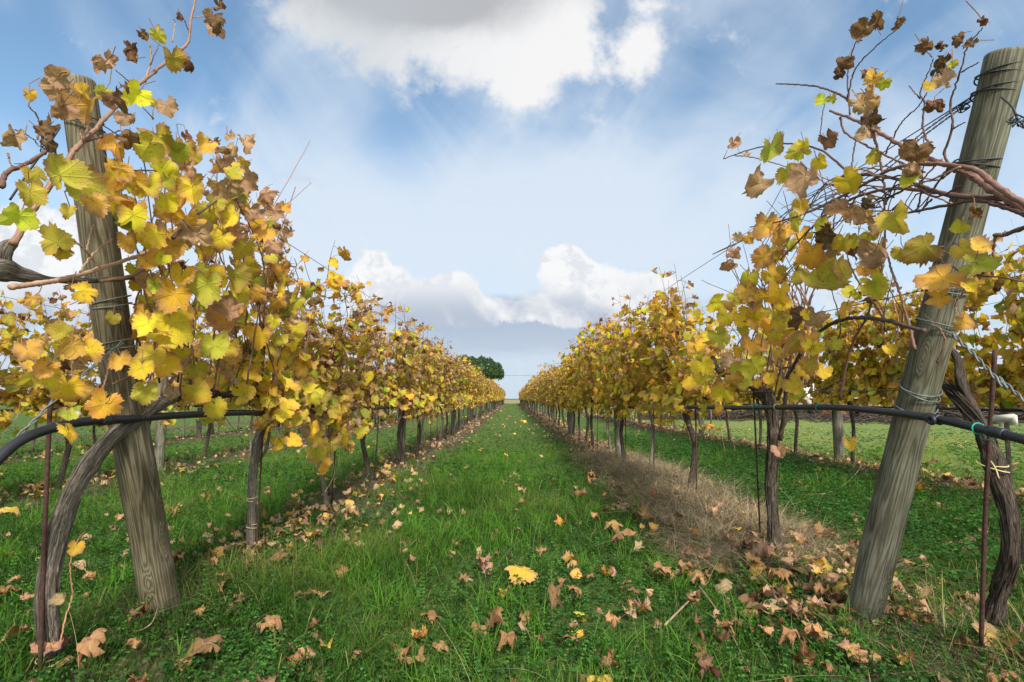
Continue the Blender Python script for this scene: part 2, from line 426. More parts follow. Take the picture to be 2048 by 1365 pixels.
# --- weathered treated pine posts, contour lines of a stretched noise give the grain
def post_material(name, dark, mid, light, foot=0.25):
    m, t, o = mat(name)
    uv = attr(t, 'tuv').outputs['Vector']; a, l, _ = t.sep(uv)
    tcn = t.node('ShaderNodeTexCoord')
    p = t.comb(t.m('SINE', a), t.m('COSINE', a), t.m('MULTIPLY', l, 1.1))
    n = t.noise(p, 1.15, 3, 0.55, 0.35)
    for a0, l0 in ((1.0, 0.55), (2.2, 1.25), (3.4, 0.35), (4.6, 0.50), (4.9, 0.62), (5.6, 1.35), (0.2, 1.05)):
        e = t.m('ADD', t.m('POWER', t.m('DIVIDE', t.m('SUBTRACT', a, a0), 0.22), 2.0), t.m('POWER', t.m('DIVIDE', t.m('SUBTRACT', l, l0), 0.055), 2.0))
        n = t.m('ADD', n, t.m('MULTIPLY', t.m('EXPONENT', t.m('MULTIPLY', e, -1.0)), 0.42))
    ringsv = t.m('ADD', t.m('MULTIPLY', t.m('SINE', t.m('MULTIPLY', n, 62.0)), 0.5), 0.5)
    fib = t.noise(t.comb(t.m('MULTIPLY', t.m('SINE', a), 26.0), t.m('MULTIPLY', t.m('COSINE', a), 26.0), t.m('MULTIPLY', l, 4.0)), 1.6, 3, 0.6)
    fibm = t.ss(fib, 0.60, 0.66, 0.0, 0.7)
    fine = t.noise(t.comb(t.m('MULTIPLY', t.m('SINE', a), 9.0), t.m('MULTIPLY', t.m('COSINE', a), 9.0), t.m('MULTIPLY', l, 3.0)), 3.0, 5, 0.7)
    patch = t.noise(tcn.outputs['Object'], 5.0, 4, 0.55)
    v = t.m('ADD', t.m('MULTIPLY', ringsv, 0.34), t.m('MULTIPLY', fine, 0.66))
    c = t.ramp(v, [(0.22, dark), (0.5, mid), (0.82, light)])
    c = t.mix(t.ss(patch, 0.38, 0.66, 0.0, 0.75), c, t.mix(1.0, c, (0.55, 0.50, 0.40), 'MULTIPLY'))
    c = t.mix(t.ss(t.noise(tcn.outputs['Object'], 2.2, 3), 0.4, 0.7, 0.0, 0.5), c, t.mix(1.0, c, (0.9, 1.0, 0.86), 'MULTIPLY'))
    # splash dirt near the foot
    c = t.mix(t.ss(l, 0.0, foot, 0.8, 0.0), c, (0.07, 0.05, 0.035))
    crack = t.ss(t.m('ABSOLUTE', t.m('SUBTRACT', t.m('ADD', t.m('SINE', a), t.m('MULTIPLY', t.noise(t.comb(0.0, 0.0, l), 3.0, 2), 0.3)), 0.35)), 0.0, 0.018, 0.75, 0.0)
    crack = t.m('MULTIPLY', crack, t.ss(t.noise(t.comb(0.0, 3.0, l), 1.6, 2), 0.45, 0.52))
    crack = t.m('MAXIMUM', crack, fibm)
    c = t.mix(crack, c, (0.03, 0.024, 0.018))
    pbsdf(t, o, c, 0.85, 0.2, t.m('SUBTRACT', v, crack), 0.45, 0.004)
    return m
M_POST = post_material('weathered_post', (0.05, 0.040, 0.027), (0.135, 0.110, 0.072), (0.26, 0.22, 0.155))
M_POST2 = post_material('grey_post', (0.07, 0.064, 0.047), (0.155, 0.147, 0.110), (0.27, 0.26, 0.20))
def plain(name, col, rough=0.6, spec=0.4, metal=0.0, nscale=30.0, var=0.3):
    m, t, o = mat(name)
    tcn = t.node('ShaderNodeTexCoord')
    n = t.noise(tcn.outputs['Object'], nscale, 4, 0.6)
    d = tuple(c * (1 - var) for c in col); b = tuple(min(1, c * (1 + var)) for c in col)
    pbsdf(t, o, t.ramp(n, [(0.3, d), (0.7, b)]), rough, spec, n, 0.15, 0.002, metal)
    return m
M_HOSE = plain('black_hose', (0.016, 0.017, 0.021), 0.45, 0.45, var=0.3, nscale=18)
M_WIRE = plain('galvanised_wire', (0.13, 0.15, 0.145), 0.6, 0.5, 0.3)
M_DARKWIRE = plain('old_wire', (0.035, 0.038, 0.04), 0.6, 0.4, 0.2)
M_RUST = plain('rusty_steel', (0.055, 0.026, 0.02), 0.85, 0.3, 0.0, 90, 0.5)
M_TIEG = plain('green_tie', (0.01, 0.26, 0.17), 0.5, 0.4)
M_TIEY = plain('raffia_tie', (0.55, 0.45, 0.22), 0.7, 0.3)
M_PLASTIC = plain('pale_plastic', (0.60, 0.57, 0.48), 0.45, 0.4, nscale=40, var=0.15)

# ================================================================== ground
ROWS = (-9.94, -7.10, -4.26, -1.42, 1.42, 4.30)
def vnoise(x, y, s, seed=0.0):
    x = x * s + seed * 3.1; y = y * s + seed * 7.7
    return (np.sin(x * 1.0 + 1.7 * np.sin(y * 0.9 + seed)) + np.sin(y * 1.3 + 1.9 * np.sin(x * 1.1 - seed)) +
            0.6 * np.sin(2.3 * x - 1.9 * y + seed * 2) + 0.4 * np.sin(3.7 * y + 2.9 * x)) / 3.0
def rowd(x):                  # distance to the nearest row
    return np.min(np.abs(np.asarray(x)[..., None] - np.array(ROWS)), axis=-1)
def gh(x, y):
    x = np.asarray(x, float); y = np.asarray(y, float)
    berm = 0.045 * np.exp(-(rowd(x) / 0.42) ** 2) + 0.09 * np.exp(-((x - 1.42) / 0.34) ** 2 - ((y - 4.6) / 1.5) ** 2)
    z = berm + 0.018 * vnoise(x, y, 2.1) + 0.008 * vnoise(x, y, 7.0, 2)
    return z * np.clip((200 - y) / 60, 0, 1)
def ground_mat():
    m, t, o = mat('ground')
    tcn = t.node('ShaderNodeTexCoord')
    pos = tcn.outputs['Object']
    x, y, z = t.sep(pos)
    n = t.noise(pos, 1.3, 5, 0.6); nf = t.noise(pos, 26.0, 6, 0.7)
    pp = t.m('PINGPONG', x, 1.42)
    strip = t.m('MULTIPLY', t.ss(t.m('ADD', pp, t.m('MULTIPLY', n, 0.5)), 1.12, 1.42), t.ss(t.m('ABSOLUTE', t.m('SUBTRACT', x, 2.8 - 5.0)), 8.6, 8.2))
    strip = t.m('MULTIPLY', strip, t.ss(y, 92, 86))
    green = t.ramp(nf, [(0.3, (0.025, 0.045, 0.012)), (0.55, (0.08, 0.13, 0.03)), (0.8, (0.17, 0.22, 0.06))])
    soil = t.ramp(nf, [(0.3, (0.035, 0.025, 0.018)), (0.55, (0.11, 0.077, 0.053)), (0.8, (0.30, 0.21, 0.14))])
    c = t.mix(strip, green, soil)
    lawn = t.ramp(nf, [(0.3, (0.08, 0.12, 0.03)), (0.6, (0.17, 0.22, 0.06)), (0.85, (0.32, 0.31, 0.15))])
    c = t.mix(t.ss(x, 4.8, 5.8), c, lawn)
    field = t.ramp(n, [(0.3, (0.20, 0.17, 0.08)), (0.7, (0.30, 0.25, 0.13))])
    c = t.mix(t.ss(y, 90, 94), c, field)
    c = t.mix(t.ss(y, 260, 320), c, (0.10, 0.15, 0.04))
    pbsdf(t, o, c, 0.95, 0.1, nf, 0.8, 0.02)
    return m
def grid_axis(lo, hi, n, k):
    t = np.linspace(0, 1, n); return lo + (hi - lo) * t ** k
gy = np.concatenate([[-6, -2], np.linspace(-1, 12, 200), 12 + (95 - 12) * np.linspace(0, 1, 120)[1:] ** 1.6, [120, 160, 220, 320, 500, 900, 1600, 2400]])
gx = np.concatenate([[-2400, -900, -300, -100, -50, -30, -20], np.linspace(-14, 14, 280), [20, 30, 50, 100, 300, 900, 2400]])
GX, GY = np.meshgrid(gx, gy)
GZ = gh(GX, GY)
nx, ny = len(gx), len(gy)
ii = (np.arange(ny - 1)[:, None] * nx + np.arange(nx - 1)[None])
gm = MB(); gm.add(np.stack([GX, GY, GZ], -1).reshape(-1, 3), np.stack([ii, ii + 1, ii + nx + 1, ii + nx], -1).reshape(-1, 4))
tag(gm.obj('ground', ground_mat()), kind='structure')

# ------------------------------------------------------------------ grass blades
def blades(mb, x, y, h, w, bend, col, segs=3, lean=None, z0=None, colt=None):
    n = len(x)
    az = RNG.uniform(0, 2 * PI, n)
    fx, fy = np.cos(az), np.sin(az)
    la = RNG.uniform(0, 2 * PI, n)                     # direction of the blade's width
    wx, wy = np.cos(la) * w / 2, np.sin(la) * w / 2
    z = gh(x, y) - 0.004 if z0 is None else z0
    rows_ = []
    for k in range(segs + 1):
        s = k / segs
        off = bend * s ** 1.8 * h
        zz = h * (s - 0.35 * np.minimum(bend, 1.6) * s ** 2.2)
        px_, py_, pz = x + fx * off, y + fy * off, z + np.maximum(zz, 0.004 * s)
        if k < segs:
            q = (1 - s * 0.55)
            rows_.append(np.stack([px_ - wx * q, py_ - wy * q, pz], -1)); rows_.append(np.stack([px_ + wx * q, py_ + wy * q, pz], -1))
        else: rows_.append(np.stack([px_, py_, pz], -1))
    V = np.stack(rows_, 1); nv = V.shape[1]
    b = np.arange(n)[:, None] * nv
    F = []
    for k in range(segs - 1):
        F.append(np.concatenate([b + 2 * k, b + 2 * k + 1, b + 2 * k + 3, b + 2 * k + 2], 1))
    F.append(np.concatenate([b + 2 * segs - 2, b + 2 * segs - 1, b + 2 * segs], 1))
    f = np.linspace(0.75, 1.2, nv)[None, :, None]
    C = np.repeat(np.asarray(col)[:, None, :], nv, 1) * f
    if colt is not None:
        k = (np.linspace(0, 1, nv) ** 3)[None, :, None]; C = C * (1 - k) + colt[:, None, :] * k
    mb.add(V.reshape(-1, 3), F, C.reshape(-1, 3))
def scatter(n, y0, y1, k, xmax=None):                  # positions inside the widened field of view, density ~ y^-k
    u = RNG.uniform(0, 1, n)
    e = 2 - k
    y = (y0 ** e + u * (y1 ** e - y0 ** e)) ** (1 / e) if abs(e) > 1e-6 else y0 * (y1 / y0) ** u
    x = RNG.uniform(-1.2, 1.2, n) * y
    if xmax is not None: 
        m = np.abs(x) < xmax; x, y = x[m], y[m]
    return x, y
def gcol(n, x, y):
    a = np.array([0.024, 0.062, 0.010]); b = np.array([0.080, 0.180, 0.022]); c = np.array([0.24, 0.36, 0.06])
    t = np.clip(RNG.normal(0.35, 0.30, n) + 0.35 * vnoise(x, y, 1.3, 5) + 0.2 * vnoise(x, y, 4.1, 3) + 0.05 * (y - 3), 0, 1)[:, None]
    col = a * (1 - t) + b * t
    far = np.clip((y - 3.5) / 14, 0, 1)[:, None] * 0.55
    col = col * (0.8 + 0.45 * np.clip(vnoise(x, y, 0.9, 12) + 0.3, 0, 1)[:, None])
    yel = np.clip(vnoise(x, y, 1.9, 21) - 0.25, 0, 0.6)[:, None]; col = col * (1 - yel) + np.array([0.19, 0.22, 0.05]) * yel
    return col * (1 - far) + c * far * (0.8 + 0.4 * RNG.random((n, 1)))
def strip_w(x, y):            # 1 on the bare strips under the vines
    d = rowd(x)
    wd = np.where(x > 0, 0.52 - 0.18 * np.clip((y - 7) / 4, 0, 1), 0.26 + 0.10 * np.clip((y - 5) / 5, 0, 1)) + 0.10 * vnoise(x, y, 2.3, 3)
    s = 1 / (1 + np.exp((d - wd) / 0.06))
    return np.where((x > 0), s * np.clip((y - 2.0) / 1.0, 0.25, 1), s * np.clip((y - 3) / 2.5, 0.12, 0.9))
gb = MB()
for (n, y0, y1, k, segs, hm, wm) in ((80000, 1.35, 4.2, 1.0, 4, 0.088, 0.0036), (80000, 4.2, 12, 1.4, 3, 0.115, 0.006), (46000, 12, 95, 1.9, 2, 0.10, 0.022)):
    x, y = scatter(n, y0, y1, k, 13 if y0 < 12 else 12)
    if y0 >= 12:
        m = (np.abs(x) < 1.6) | (np.abs(x) > 4.0) | (RNG.random(len(x)) < 0.5); x, y = x[m], y[m]
    keep = RNG.random(len(x)) > strip_w(x, y) * 0.93
    keep &= RNG.random(len(x)) < np.clip(0.6 + 0.6 * vnoise(x, y, 2.6, 1) + 0.3 * vnoise(x, y, 6.1, 7), 0.10, 1)
    x, y = x[keep], y[keep]; n = len(x)
    lush = 1 + 0.75 * np.clip(vnoise(x, y, 1.7, 8) + 0.5 * vnoise(x, y, 5.0, 2), -0.7, 1)
    tall = 1 + 0.7 * np.exp(-((x + 0.55) / 0.5) ** 2 - ((y - 3.6) / 1.6) ** 2)
    lane2 = np.where((x > 2.0) & (x < 3.9) & (y > 3.2), 1.35, 1.0)
    lawn = np.where(x > 4.9, 0.5, 1.0); track = np.where(y > 9, 0.75, 1.0)
    h = hm * lush * tall * lane2 * lawn * track * RNG.uniform(0.45, 1.35, n)
    w = wm * RNG.uniform(0.6, 1.3, n) * np.where(y > 12, np.clip(y / 25, 0.6, 3), 1)
    col = gcol(n, x, y)
    col = np.where((x > 4.9)[:, None], col * np.array([2.3, 1.35, 1.7]) + np.array([0.03, 0.03, 0.005]), col)
    dry = RNG.random(n) < 0.04
    col[dry] = np.array([0.30, 0.24, 0.11]) * RNG.uniform(0.6, 1.1, (dry.sum(), 1))
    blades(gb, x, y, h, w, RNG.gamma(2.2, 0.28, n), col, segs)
# fine upright clumps of longer grass
cx_, cy_ = scatter(1000, 1.6, 9, 1.0)
m = (np.abs(cx_) < 1.25) | (np.abs(cx_) > 1.6); cx_, cy_ = cx_[m], cy_[m]
cx_ = np.concatenate([cx_, RNG.normal(-0.35, 0.45, 260)]); cy_ = np.concatenate([cy_, RNG.uniform(2.6, 8, 260)])
for a, b in zip(cx_, cy_):
    k = RNG.integers(14, 34); x = a + RNG.normal(0, 0.035, k); y = b + RNG.normal(0, 0.035, k)
    hh = RNG.uniform(0.07, 0.19)
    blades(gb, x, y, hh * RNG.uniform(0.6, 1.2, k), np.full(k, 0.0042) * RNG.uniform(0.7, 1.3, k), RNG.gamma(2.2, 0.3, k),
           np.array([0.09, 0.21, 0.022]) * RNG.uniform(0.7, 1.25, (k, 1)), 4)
tag(gb.obj('grass', M_GRASS), 'green grass growing between and under the vine rows', 'grass', kind='stuff')

# ------------------------------------------------------------------ broad-leaved weeds
HEX = np.array([(0, 0), (0.32, 0.45), (0.28, 0.85), (0, 1.0), (-0.28, 0.85), (-0.32, 0.45)])
def leaflets(mb, P, D, N, s, col, fat=1.0):            # small oval leaves: base, direction, normal, length
    D = norm(D); X = norm(np.cross(D, N)); Z = np.cross(X, D)
    n = len(P)
    fold = np.abs(HEX[:, 0]) * 0.5
    V = P[:, None] + s[:, None, None] * (HEX[None, :, :1] * fat * X[:, None] + HEX[None, :, 1:] * D[:, None] + (fold[None, :, None] - 0.25 * HEX[None, :, 1:] ** 2) * Z[:, None])
    b = np.arange(n)[:, None] * 6
    F = [b + np.array([[0, 1, 2, 3]]), b + np.array([[0, 3, 4, 5]])]
    mb.add(V.reshape(-1, 3), F, np.repeat(np.asarray(col)[:, None], 6, 1).reshape(-1, 3))
wb = MB()
def vetch(mb, x, y, L, sc):                            # feathery stems with paired leaflets
    n = len(x); z = gh(x, y)
    az = RNG.uniform(0, 2 * PI, n); up = RNG.uniform(0.35, 1.25, n)
    K = 8
    cbase = np.array([0.050, 0.135, 0.026]) * RNG.uniform(0.6, 1.5, (n, 1)) + np.array([0.02, 0.02, 0]) * RNG.random((n, 1))
    for k in range(1, K + 1):
        s = k / K
        e = up * (1 - 0.5 * s)
        P = np.stack([x + np.cos(az) * L * s * np.cos(e), y + np.sin(az) * L * s * np.cos(e), z + L * s * np.sin(up * 0.8)], -1)
        T = np.stack([np.cos(az) * np.cos(e), np.sin(az) * np.cos(e), np.sin(e)], -1)
        S = np.stack([-np.sin(az), np.cos(az), np.zeros(n)], -1); Nn = np.cross(T, S) * 1.0
        Nn[Nn[:, 2] < 0] *= -1
        for sg in (-1, 1):
            leaflets(mb, P, S * sg + T * 0.45 + RNG.normal(0, 0.15, (n, 3)), Nn + RNG.normal(0, 0.25, (n, 3)), sc * RNG.uniform(0.7, 1.2, n) * (1.1 - 0.5 * s), cbase * RNG.uniform(0.85, 1.2, (n, 1)), 1.0)
def clover(mb, x, y, sc, hz):
    n = len(x); z = gh(x, y); h = hz * RNG.uniform(0.4, 1.2, n)
    P = np.stack([x, y, z + h], -1)
    col = np.array([0.030, 0.090, 0.018]) * RNG.uniform(0.6, 1.5, (n, 1))
    a0 = RNG.uniform(0, 2 * PI, n); Nn = np.stack([RNG.normal(0, .35, n), RNG.normal(0, .35, n), np.ones(n)], -1)
    for k in range(3):
        a = a0 + k * 2 * PI / 3
        leaflets(mb, P, np.stack([np.cos(a), np.sin(a), RNG.normal(0, 0.2, n)], -1), Nn, sc * RNG.uniform(0.8, 1.2, n), col * RNG.uniform(0.9, 1.15, (n, 1)), 1.35)
def weedfilter(x, y, thr, seed):
    m = (vnoise(x, y, 2.0, seed) > thr) & (RNG.random(len(x)) > strip_w(x, y) * 0.95)
    return x[m], y[m]
x, y = weedfilter(*scatter(8500, 1.4, 7.0, 1.0), -0.3, 4); vetch(wb, x, y, RNG.uniform(0.07, 0.17, len(x)), 0.016)
x, y = weedfilter(*scatter(16000, 1.4, 5.0, 1.1), -0.45, 6); clover(wb, x, y, 0.013, 0.06)
x, y = weedfilter(*scatter(14000, 5.0, 14.0, 1.3), -0.35, 6); clover(wb, x, y, 0.026, 0.10)
x = RNG.uniform(1.85, 4.0, 9000); y = RNG.uniform(2.2, 11, 9000); m = RNG.random(9000) > strip_w(x, y); x, y = x[m], y[m]
clover(wb, x, y, 0.020, 0.15)
x = RNG.uniform(1.9, 4.0, 1500); y = RNG.uniform(2.2, 9, 1500); vetch(wb, x, y, RNG.uniform(0.10, 0.22, len(x)), 0.02)
tag(wb.obj('weeds', M_GRASS), 'low broad leaved green weeds among the grass', 'weeds', kind='stuff')

# ------------------------------------------------------------------ dead straw along the rows
sb = MB()
def straw(n, x0, x1, y0, y1, h, cl=1.0):
    x = RNG.uniform(x0, x1, n); y = y0 + (y1 - y0) * RNG.random(n) ** 1.3
    m = RNG.random(n) < np.clip(0.5 + 0.8 * vnoise(x, y, 2.2, 9), 0.05, 1); x, y = x[m], y[m]; n = len(x)
    col = np.array([0.40, 0.31, 0.20]) * RNG.uniform(0.25, 1.35, (n, 1)) + RNG.normal(0, 0.01, (n, 3)).clip(-0.02, 0.02)
    blades(sb, x, y, h * RNG.uniform(0.4, 1.3, n), np.clip(0.0012 * y, 0.0022, 0.02) * RNG.uniform(0.6, 1.2, n), RNG.gamma(4, 0.42, n) * cl, np.abs(col), 4)
straw(30000, 0.9, 1.9, 2.6, 8, 0.13)
straw(5000, 1.1, 1.8, 7.5, 30, 0.12)
straw(3000, -1.75, -1.15, 5, 30, 0.12)
straw(6000, 3.9, 4.8, 4.0, 14, 0.12)
straw(2500, -4.6, -3.9, 5, 14, 0.12)
straw(5200, 1.25, 2.3, 1.3, 2.3, 0.12)
for a, b in zip(RNG.uniform(1.0, 1.85, 150), RNG.uniform(2.9, 7.5, 150)):      # rough tussocks of dead grass
    k = RNG.integers(30, 70); x = a + RNG.normal(0, 0.06, k); y = b + RNG.normal(0, 0.06, k)
    blades(sb, x, y, RNG.uniform(0.10, 0.30) * RNG.uniform(0.6, 1.2, k), np.full(k, 0.0028) * RNG.uniform(0.7, 1.6, k), RNG.gamma(3, 0.42, k),
           np.array([0.36, 0.285, 0.19]) * RNG.uniform(0.3, 1.35, (k, 1)), 5)
# long bleached stalks by the right end post
n = 150; x = RNG.uniform(1.45, 2.4, n); y = RNG.uniform(1.45, 2.2, n)
blades(sb, x, y, RNG.uniform(0.12, 0.34, n), np.full(n, 0.004), RNG.gamma(2.5, 0.3, n), np.array([0.24, 0.25, 0.09]) * RNG.uniform(0.6, 1.3, (n, 1)), 5)
n = 240; x, y = scatter(n, 1.5, 5, 1.0); n = len(x)
blades(sb, x, y, RNG.uniform(0.12, 0.3, n), np.full(n, 0.0024), RNG.gamma(2.5, 0.5, n), np.array([0.36, 0.29, 0.17]) * RNG.uniform(0.6, 1.2, (n, 1)), 6)
tag(sb.obj('dry_grass', M_GRASS), 'dead straw coloured grass under the vine rows', 'dry grass', kind='stuff')

# ================================================================== vine leaves
YEL, OLI, ORA, PNK, DRK, GRN = range(6)
CEN = np.array([(0.88, 0.62, 0.016), (0.58, 0.54, 0.035), (0.82, 0.46, 0.055), (0.56, 0.33, 0.20), (0.19, 0.09, 0.052), (0.24, 0.33, 0.03)])
EDG = np.array([(0.66, 0.33, 0.09), (0.52, 0.32, 0.085), (0.52, 0.26, 0.15), (0.36, 0.20, 0.13), (0.10, 0.05, 0.034), (0.30, 0.28, 0.04)])
DRYK = np.array([0.15, 0.15, 0.45, 1.15, 1.6, 0.08])
def outline(th, s, n):        # th: angle from the tip, s: (N,1) depth of the lobes
    hs = np.array([1.0, 0.86, 0.72]); cs_ = np.array([0.0, 0.97, 1.92])
    a = np.abs(th)[None]
    o = np.zeros((s.shape[0], len(th)))
    for h, c_ in zip(hs, cs_):
        d = np.abs(a - c_) / 0.52
        o = np.maximum(o, h * (1 - s * np.minimum(d, 1.15) ** 1.5))
    return o * (1 - 0.72 * np.exp(-((PI - a) / 0.30) ** 2))
def leaves(mb, pos, nrm, tip, size, kind, nt=26, rings=(0.4, 0.75, 1.0), dryadd=0.0, teeth=0.10):
    pos = np.asarray(pos, float).reshape(-1, 3); N = len(pos)
    if N == 0: return
    nrm = norm(np.asarray(nrm, float)); tip = np.asarray(tip, float)
    tip = norm(tip - nrm * np.sum(tip * nrm, -1, keepdims=True)); X = np.cross(tip, nrm)
    size = np.asarray(size, float); kind = np.asarray(kind, int)
    dry = DRYK[kind] * RNG.uniform(0.6, 1.3, N) + dryadd
    th = np.linspace(-PI, PI, nt, endpoint=False) + PI / nt
    s = RNG.uniform(0.10, 0.31, (N, 1))
    Ro = outline(th, s, nt) * (1 + RNG.normal(0, 0.045, (N, nt)))
    Ro = Ro * (1 + 0.10 * np.sin(th[None] * RNG.integers(1, 4, (N, 1)) + RNG.uniform(0, 6.28, (N, 1))))
    for _t in range(2):                                  # torn and eaten notches
        Ro = Ro * (1 - (RNG.random((N, 1)) < 0.4) * RNG.uniform(0.2, 0.6, (N, 1)) * np.exp(-((th[None] - RNG.uniform(-2.6, 2.6, (N, 1))) / RNG.uniform(0.07, 0.2, (N, 1))) ** 2))
    tooth = 1 + np.where(np.arange(nt) % 2 == 0, 1, -1)[None] * teeth * RNG.uniform(0.4, 1.7, (N, nt))
    lx, ly, ef = [np.zeros((N, 1))], [np.zeros((N, 1))], [np.zeros((N, 1))]
    for q in rings:
        rr = Ro * q * (tooth if q == 1.0 else 1.0)
        lx.append(rr * np.sin(th)); ly.append(rr * np.cos(th)); ef.append(np.full((N, nt), q))
    lx = np.concatenate(lx, 1); ly = np.concatenate(ly, 1); ef = np.concatenate(ef, 1)
    u0, v0 = lx.copy(), ly.copy()
    asp = RNG.uniform(0.88, 1.1, (N, 1)); lx = lx * asp
    r2 = lx ** 2 + ly ** 2
    d1 = dry[:, None]
    g = lambda a, b: RNG.uniform(a, b, (N, 1))
    z = (0.11 + 0.10 * d1) * r2 * np.sin(np.arctan2(lx, ly) * RNG.integers(3, 7, (N, 1)) + g(0, 6.28))
    z += (0.035 + 0.07 * d1) * np.sin(lx * g(4, 9) + g(0, 6)) * np.sin(ly * g(4, 9) + g(0, 6))
    z += (0.008 + 0.035 * np.minimum(d1, 1.3)) * np.sin(lx * g(11, 19) + g(0, 6)) * np.sin(ly * g(11, 19) + g(0, 6))
    z += RNG.normal(0, 1, z.shape) * (0.006 + 0.022 * np.minimum(d1, 1.3)) * ef
    z += g(0.05, 0.55) * np.abs(lx) * np.sign(g(-0.4, 1))                      # folded along the midrib
    cx2 = (g(0.2, 0.9) + d1 * g(0.5, 1.5)); sgn = np.sign(g(-1, 1.2))
    cyy = (g(0.1, 0.8) + d1 * g(0.2, 1.4)); sg2 = np.sign(g(-1, 1.0))
    zx = (1 - np.cos(cx2 * lx)) / cx2 * sgn; lx = np.sin(cx2 * lx) / cx2
    zy = (1 - np.cos(cyy * ly)) / cyy * sg2; ly = np.sin(cyy * ly) / cyy
    z = z + zx * 0.9 + zy * 0.9
    lx += d1 * 0.06 * np.sin(v0 * 9 + g(0, 6)); ly += d1 * 0.06 * np.sin(u0 * 9 + g(0, 6))
    S = size[:, None, None]
    V = pos[:, None] + S * (lx[..., None] * X[:, None] + (ly + 0.0)[..., None] * tip[:, None] + z[..., None] * nrm[:, None])
    # colours
    ec = EDG[kind][:, None]; cc = CEN[kind][:, None]
    pw = RNG.uniform(1.2, 5, (N, 1))
    blotch = 0.5 + 0.5 * np.sin(u0 * g(3, 8) + g(0, 6)) * np.sin(v0 * g(3, 8) + g(0, 6))
    k = np.clip(ef ** pw * g(0.5, 1.2) * (0.5 + 0.8 * blotch), 0, 1)[..., None]
    k = np.maximum(k, (ef > 0.99)[..., None] * g(0.0, 1.0)[..., None] * 0.9)
    C = cc * (1 - k) + ec * k
    hue = 1 + RNG.normal(0, 0.13, (N, 1, 3)) * np.array([0.7, 1, 0.6]) * np.where((kind == PNK) | (kind == ORA), 0.45, 1.0)[:, None, None]
    C = C * hue * RNG.uniform(0.78, 1.15, (N, 1, 1))
    # a share of the yellow leaves keeps a greener middle or a burnt sector
    gr = (RNG.random((N, 1, 1)) < 0.2) & (kind[:, None, None] < 2)
    C = np.where(gr, C * (1 - 0.5 * (1 - ef[..., None])) + np.array([0.14, 0.24, 0.012]) * (1 - ef[..., None]) * 0.5, C)
    bs = (RNG.random((N, 1)) < 0.42) & (kind[:, None] < 3)
    sec = np.clip(np.cos(np.arctan2(u0, v0) - g(-3, 3)) * 2 - 0.7, 0, 1) * ef ** 2 * bs
    C = C * (1 - sec[..., None]) + np.array([0.30, 0.14, 0.075]) * sec[..., None]
    C = np.clip(C, 0.004, 0.85)
    nv = 1 + nt * len(rings)
    b = np.arange(N)[:, None, None] * nv
    j = np.arange(nt); j2 = (j + 1) % nt
    tri = np.stack([np.zeros(nt, int), 1 + j, 1 + j2], -1)[None]
    F = [(b + tri).reshape(-1, 3)]
    for q in range(len(rings) - 1):
        o = 1 + q * nt
        qd = np.stack([o + j, o + nt + j, o + nt + j2, o + j2], -1)[None]
        F.append((b + qd).reshape(-1, 4))
    mb.add(V.reshape(-1, 3), F, C.reshape(-1, 3), np.stack([u0, v0], -1).reshape(-1, 2))
def petioles(mb, A, B, r, col):                        # thin three-sided stalks
    A = np.asarray(A, float); B = np.asarray(B, float); n = len(A)
    if n == 0: return
    T = norm(B - A); X = norm(np.cross(T, np.array([0.3, 0.2, 1.0]))); Y = np.cross(T, X)
    mid = (A + B) / 2 + RNG.normal(0, 0.006, (n, 3))
    V = []
    for P in (A, mid, B):
        for k in range(3):
            a = k * 2 * PI / 3; V.append(P + r * (math.cos(a) * X + math.sin(a) * Y))
    V = np.stack(V, 1); b = np.arange(n)[:, None] * 9; F = []
    for s_ in (0, 3):
        for k in range(3): F.append(b + np.array([[s_ + k, s_ + (k + 1) % 3, s_ + 3 + (k + 1) % 3, s_ + 3 + k]]))
    mb.add(V.reshape(-1, 3), F, np.broadcast_to(np.asarray(col), (n * 9, 3)))

CAN_COL = [(0.20, 0.10, 0.065), (0.26, 0.15, 0.10), (0.13, 0.07, 0.05), (0.34, 0.22, 0.13)]
CAMP = np.array([0, 0, HC])
def pick(n, w):
    w = np.asarray(w, float); return RNG.choice(6, n, p=w / w.sum())
MIX_Y = (0.42, 0.34, 0.08, 0.10, 0.02, 0.04)           # mostly yellow
MIX_B = (0.09, 0.14, 0.13, 0.50, 0.11, 0.03)           # browner, shrivelled
MIX_BG = (0.20, 0.27, 0.07, 0.32, 0.07, 0.07)

